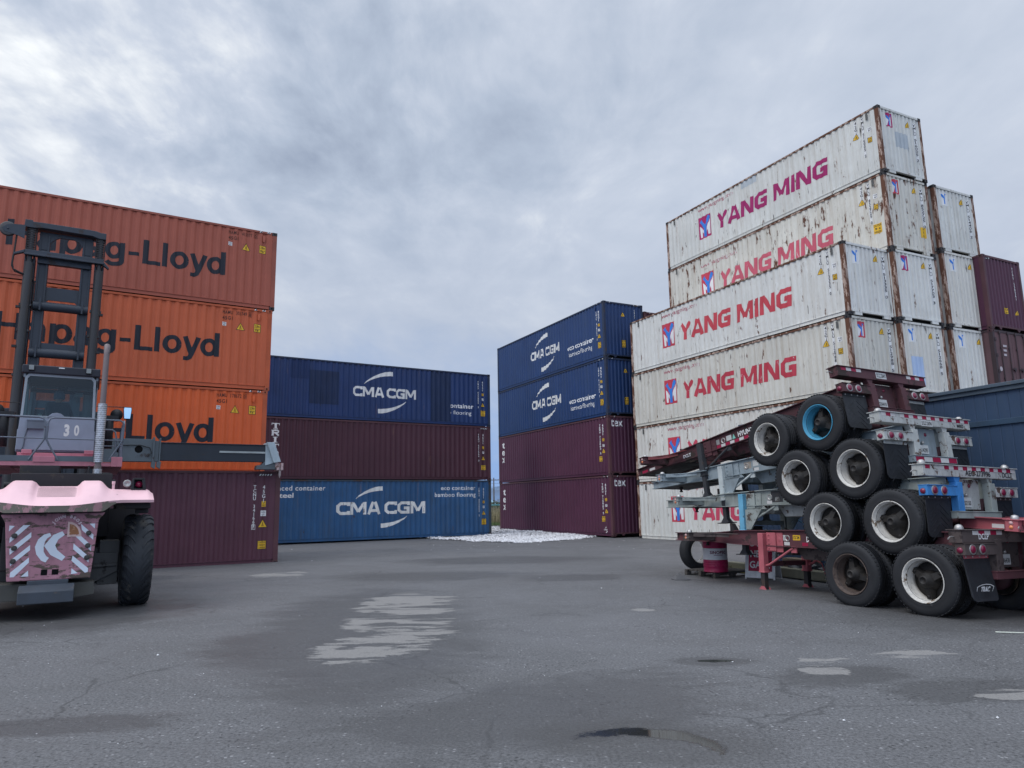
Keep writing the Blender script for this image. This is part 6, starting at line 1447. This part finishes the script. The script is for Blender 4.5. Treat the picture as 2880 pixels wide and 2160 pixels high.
def build_gravel():
    out = [(-5.59, 38.38), (-3.42, 35.41), (-1.57, 32.88), (.04, 31.51), (1.79, 32.44), (3.26, 34.57), (4.4, 36.88), (3.2, 44), (0, 49.5), (-2.8, 49.5), (-2.2, 44), (-4.6, 42)]
    def inside(x, y):
        c = False; j = len(out) - 1
        for i in range(len(out)):
            (x1, y1), (x2, y2) = out[i], out[j]
            if (y1 > y) != (y2 > y) and x < (x2 - x1) * (y - y1) / (y2 - y1) + x1: c = not c
            j = i
        return c
    rr = random.Random(11)
    def hz(x, y): return .05 + .05 * math.sin(x * 1.7) * math.cos(y * 1.1) + .10 * sstep(36, 42, y)
    pts = []
    while len(pts) < 11000:
        x, y = rr.uniform(-6, 5), 31 + 18.5 * rr.random() ** 1.5
        if inside(x + rr.gauss(0, .14), y + rr.gauss(0, .25)): pts.append((x, y, hz(x, y) * rr.uniform(.3, 1), rr.uniform(.03, .075)))
    mt, t, b = newmat('white gravel'); o = t.n('ShaderNodeTexCoord').outputs['Object']; f = t.noise(o, 9, 2); t.link(t.mix(t.mapr(f, .35, .65), (.34, .34, .35), (.72, .72, .74)), b.inputs['Base Color']); b.inputs['Roughness'].default_value = .85
    rocks('gravel', pts, mt, 'heap of white gravel spread between the two far stacks', 'gravel', 4)
    m = MB(); cx0, cy0 = 0, 40; n = len(out); m.add([(x, y, .012) for x, y in out] + [(0, 40, .03)], [(i, (i + 1) % n, n) for i in range(n)]); struct(m.build('gravel_bed', worn('gravel dust', (.22, .22, .22), (.12, .12, .12), .4, 3, .9)))
    pts = []
    while len(pts) < 150:
        y = 4 + 30 * rr.random() ** 1.3; x = rr.uniform(-.72, .72) * y
        if rr.random() < .35: y = rr.uniform(26, 33); x = rr.gauss(.5, 3)
        pts.append((x, y, ground_z(x, y) + .004, rr.choice((.004, .005, .006, .008, .011, .015)) * (1 + y / 40)))
    rocks('scattered_stones', pts, plain('pale stone chips', (.55, .55, .56), .8), 'white stone chips strewn over the asphalt', 'stones', 8)
build_gravel()
def build_far():
    rr = random.Random(21)
    # soil and verge
    m = MB(); m.box(-30, 20, 51, 54, -.02, .10); struct(m.build('soil_strip', worn('dark soil', (.035, .035, .032), (.06, .06, .05), .3, 2, .9)))
    m = MB(); m.add([(-60, 54, .03), (40, 54, .03), (60, 140, .03), (-90, 140, .03)], [(0, 1, 2, 3)]); struct(m.build('verge', worn('verge green', (.06, .075, .035), (.10, .09, .05), .4, 1.5, .9)))
    def grass(name, x0, x1, y0, y1, h0, h1, n, mat, lab):
        vs = []; fs = []
        for _ in range(n):
            x, y = rr.uniform(x0, x1), rr.uniform(y0, y1); h = rr.uniform(h0, h1); a = rr.uniform(0, 3.14); w_ = .018; lx, ly = rr.gauss(0, .22) * h, rr.gauss(0, .22) * h
            c, s = math.cos(a) * w_, math.sin(a) * w_; o = len(vs)
            vs += [(x - c, y - s, 0), (x + c, y + s, 0), (x + c * .7 + lx * .4, y + s * .7 + ly * .4, h * .6), (x - c * .7 + lx * .4, y - s * .7 + ly * .4, h * .6), (x + lx, y + ly, h)]
            fs += [(o, o + 1, o + 2, o + 3), (o + 3, o + 2, o + 4)]
        me = bpy.data.meshes.new(name); me.from_pydata(vs, [], fs); me.materials.append(mat); tag(link(name, me), lab, 'grass', kind='stuff')
    def bladed(name, a, b_):
        mt, t, b = newmat(name); o = t.n('ShaderNodeTexCoord').outputs['Object']; t.link(t.mix(t.mapr(t.noise(o, 4, 3), .35, .65), a, b_), b.inputs['Base Color']); b.inputs['Roughness'].default_value = .8; return mt
    grass('tall_grass', -7, 4, 59, 66, .9, 1.6, 5200, bladed('dry grass', (.16, .15, .085), (.33, .28, .17)), 'tall dry grass seen through the gap between the stacks')
    grass('short_grass', -7, 4, 54, 59, .12, .35, 3600, bladed('green grass', (.05, .09, .03), (.11, .15, .05)), 'short green grass in front of the tall dry grass')
    f = empty('fence', Matrix.Translation((-8, 70, 0)), 'grey wire fence with a teal top rail beyond the tall grass', 'fence')
    gal = plain('galvanised wire', (.30, .32, .33), .5, .4)
    m = MB(); m.tube([(0, 0, 1.58), (14, 0, 1.58)], .035, 8); m.build('top_rail', plain('teal rail paint', (.06, .30, .36), .5), f)
    for k in range(6):
        m = MB(); m.tube([(k * 2.8, 0, 0), (k * 2.8, 0, 1.75)], .03, 8); m.build('post', gal, f)
    m = MB()
    for k in range(70): m.beam((k * .2, 0, .05), (k * .2, 0, 1.55), .005)
    for k in range(8): m.beam((0, .006, .1 + k * .2), (14, .006, .1 + k * .2), .005)
    m.build('mesh_panel', gal, f)
    def bush(x, y, h, w_, mat, lab, n=420):
        b = empty('bush', Matrix.Translation((x, y, 0)), lab, 'bush', 'bushes beyond the fence'); vs = []; fs = []
        cl = [(rr.gauss(0, w_ * .35), rr.gauss(0, w_ * .35), h * rr.uniform(.35, .8), rr.uniform(.25, .5) * w_) for _ in range(9)]
        for _ in range(n):
            c = rr.choice(cl); d = Vector((rr.gauss(0, 1), rr.gauss(0, 1), rr.gauss(0, 1))).normalized() * c[3] * rr.uniform(.5, 1); p = Vector(c[:3]) + d; s = rr.uniform(.05, .11); u = Vector((rr.gauss(0, 1), rr.gauss(0, 1), rr.gauss(0, 1))).normalized() * s; v = u.cross(Vector((rr.gauss(0, 1), rr.gauss(0, 1), rr.gauss(0, 1)))).normalized() * s * .6
            o = len(vs); vs += [p - u, p + v, p + u, p - v]; fs.append((o, o + 1, o + 2, o + 3))
        m = MB(); m.add(vs, fs); m.build('foliage', mat, b, fixn=False)
        m = MB()
        for _ in range(4): m.tube([(rr.gauss(0, .06), rr.gauss(0, .06), 0), (rr.gauss(0, w_ * .15), rr.gauss(0, w_ * .15), h * .4), (rr.gauss(0, w_ * .3), rr.gauss(0, w_ * .3), h * .75)], [.04, .03, .01], 6)
        m.build('stem', plain('bush stem', (.06, .045, .03), .9), b)
    gn = bladed('bush leaves', (.035, .055, .03), (.08, .10, .05)); pk = bladed('pinkish bush', (.22, .16, .17), (.38, .32, .32))
    bush(-2.9, 92, 2.5, 1.5, gn, 'dark green bush to the right in the gap beyond the fence'); bush(-2.35, 97, 2.3, 1.2, pk, 'pale pinkish bush beyond the fence between darker ones'); bush(-1.9, 90, 2.2, 1.3, gn, 'dark bush beyond the fence beside the plum stack edge'); bush(-3.6, 98, 2.4, 1.6, pk, 'pale bush beyond the fence behind the blue container edge')
    u = empty('utility_pole', Matrix.Translation((-4.15, 150, 0)), 'wooden utility pole with a crossarm far beyond the gap', 'utility pole', 'utility poles far behind')
    wdm = plain('pole wood', (.10, .085, .075), .9); m = MB(); m.tube([(0, 0, 0), (0, 0, 7.1)], [.16, .11], 10); m.build('pole', wdm, u)
    m = MB(); m.beam((-1.1, 0, 6.6), (1.1, 0, 6.6), .12); m.build('crossarm', wdm, u)
    for x in (-1, -.4, .4, 1):
        m = MB(); m.lathe([(.0001, 0), (.05, 0), (.06, .08), (.03, .14), (.0001, .15)], (x, 0, 6.66), 'z', 8); m.build('insulator', plain('insulator', (.25, .25, .25), .4), u)
    for k, z in enumerate((6.78, 5.9, 5.2)):
        m = MB(); m.tube([(-80, 150.2, z + .9), (-42, 150.2, z - .1), (-4.15, 150.2, z), (36, 150.2, z - .1), (75, 150.2, z + .9)], .02, 5); o = m.build('power_line', blk, None); tag(o, ('thin power line strung highest across the far gap', 'thin power line strung midway across the far gap', 'thin power line strung lowest across the far gap')[k], 'power line', 'power lines far behind')
    t = empty('tent', Matrix.Translation((-7.1, 210, 0)), 'small pale blue tent roof far beyond the gap', 'tent'); m = MB(); m.prism([(-2.6, 1.5), (2.6, 1.5), (.3, 2.9), (-.3, 2.9)], -2, 2); m.build('canopy', plain('pale blue canvas', (.35, .55, .66), .7), t)
    for x in (-2.5, 2.5):
        for y in (-1.9, 1.9): m = MB(); m.tube([(x, y, 0), (x, y, 1.5)], .04, 6); m.build('leg', gal, t)
    vs = []; xs = [-2600 + 100 * i for i in range(53)]
    for x in xs:
        h = 62 + 26 * math.sin(x * .0021 + 1.3) + 14 * math.sin(x * .0063) + 7 * math.sin(x * .017) + rr.uniform(-3, 3); h = max(h, 25); vs += [(x, 2800, -5), (x, 3100, h), (x, 3600, -5)]
    fs = []
    for i in range(52): fs += [(3 * i, 3 * i + 3, 3 * i + 4, 3 * i + 1), (3 * i + 1, 3 * i + 4, 3 * i + 5, 3 * i + 2)]
    m = MB(); m.add(vs, fs, True); struct(m.build('hills', worn('haze blue forested hills', (.10, .16, .26), (.13, .19, .28), .3, .004, .95), fixn=False))  # blue of the distance haze is mixed into the forest colour
blk = plain('black cable', (.02, .02, .022), .6)
build_far()
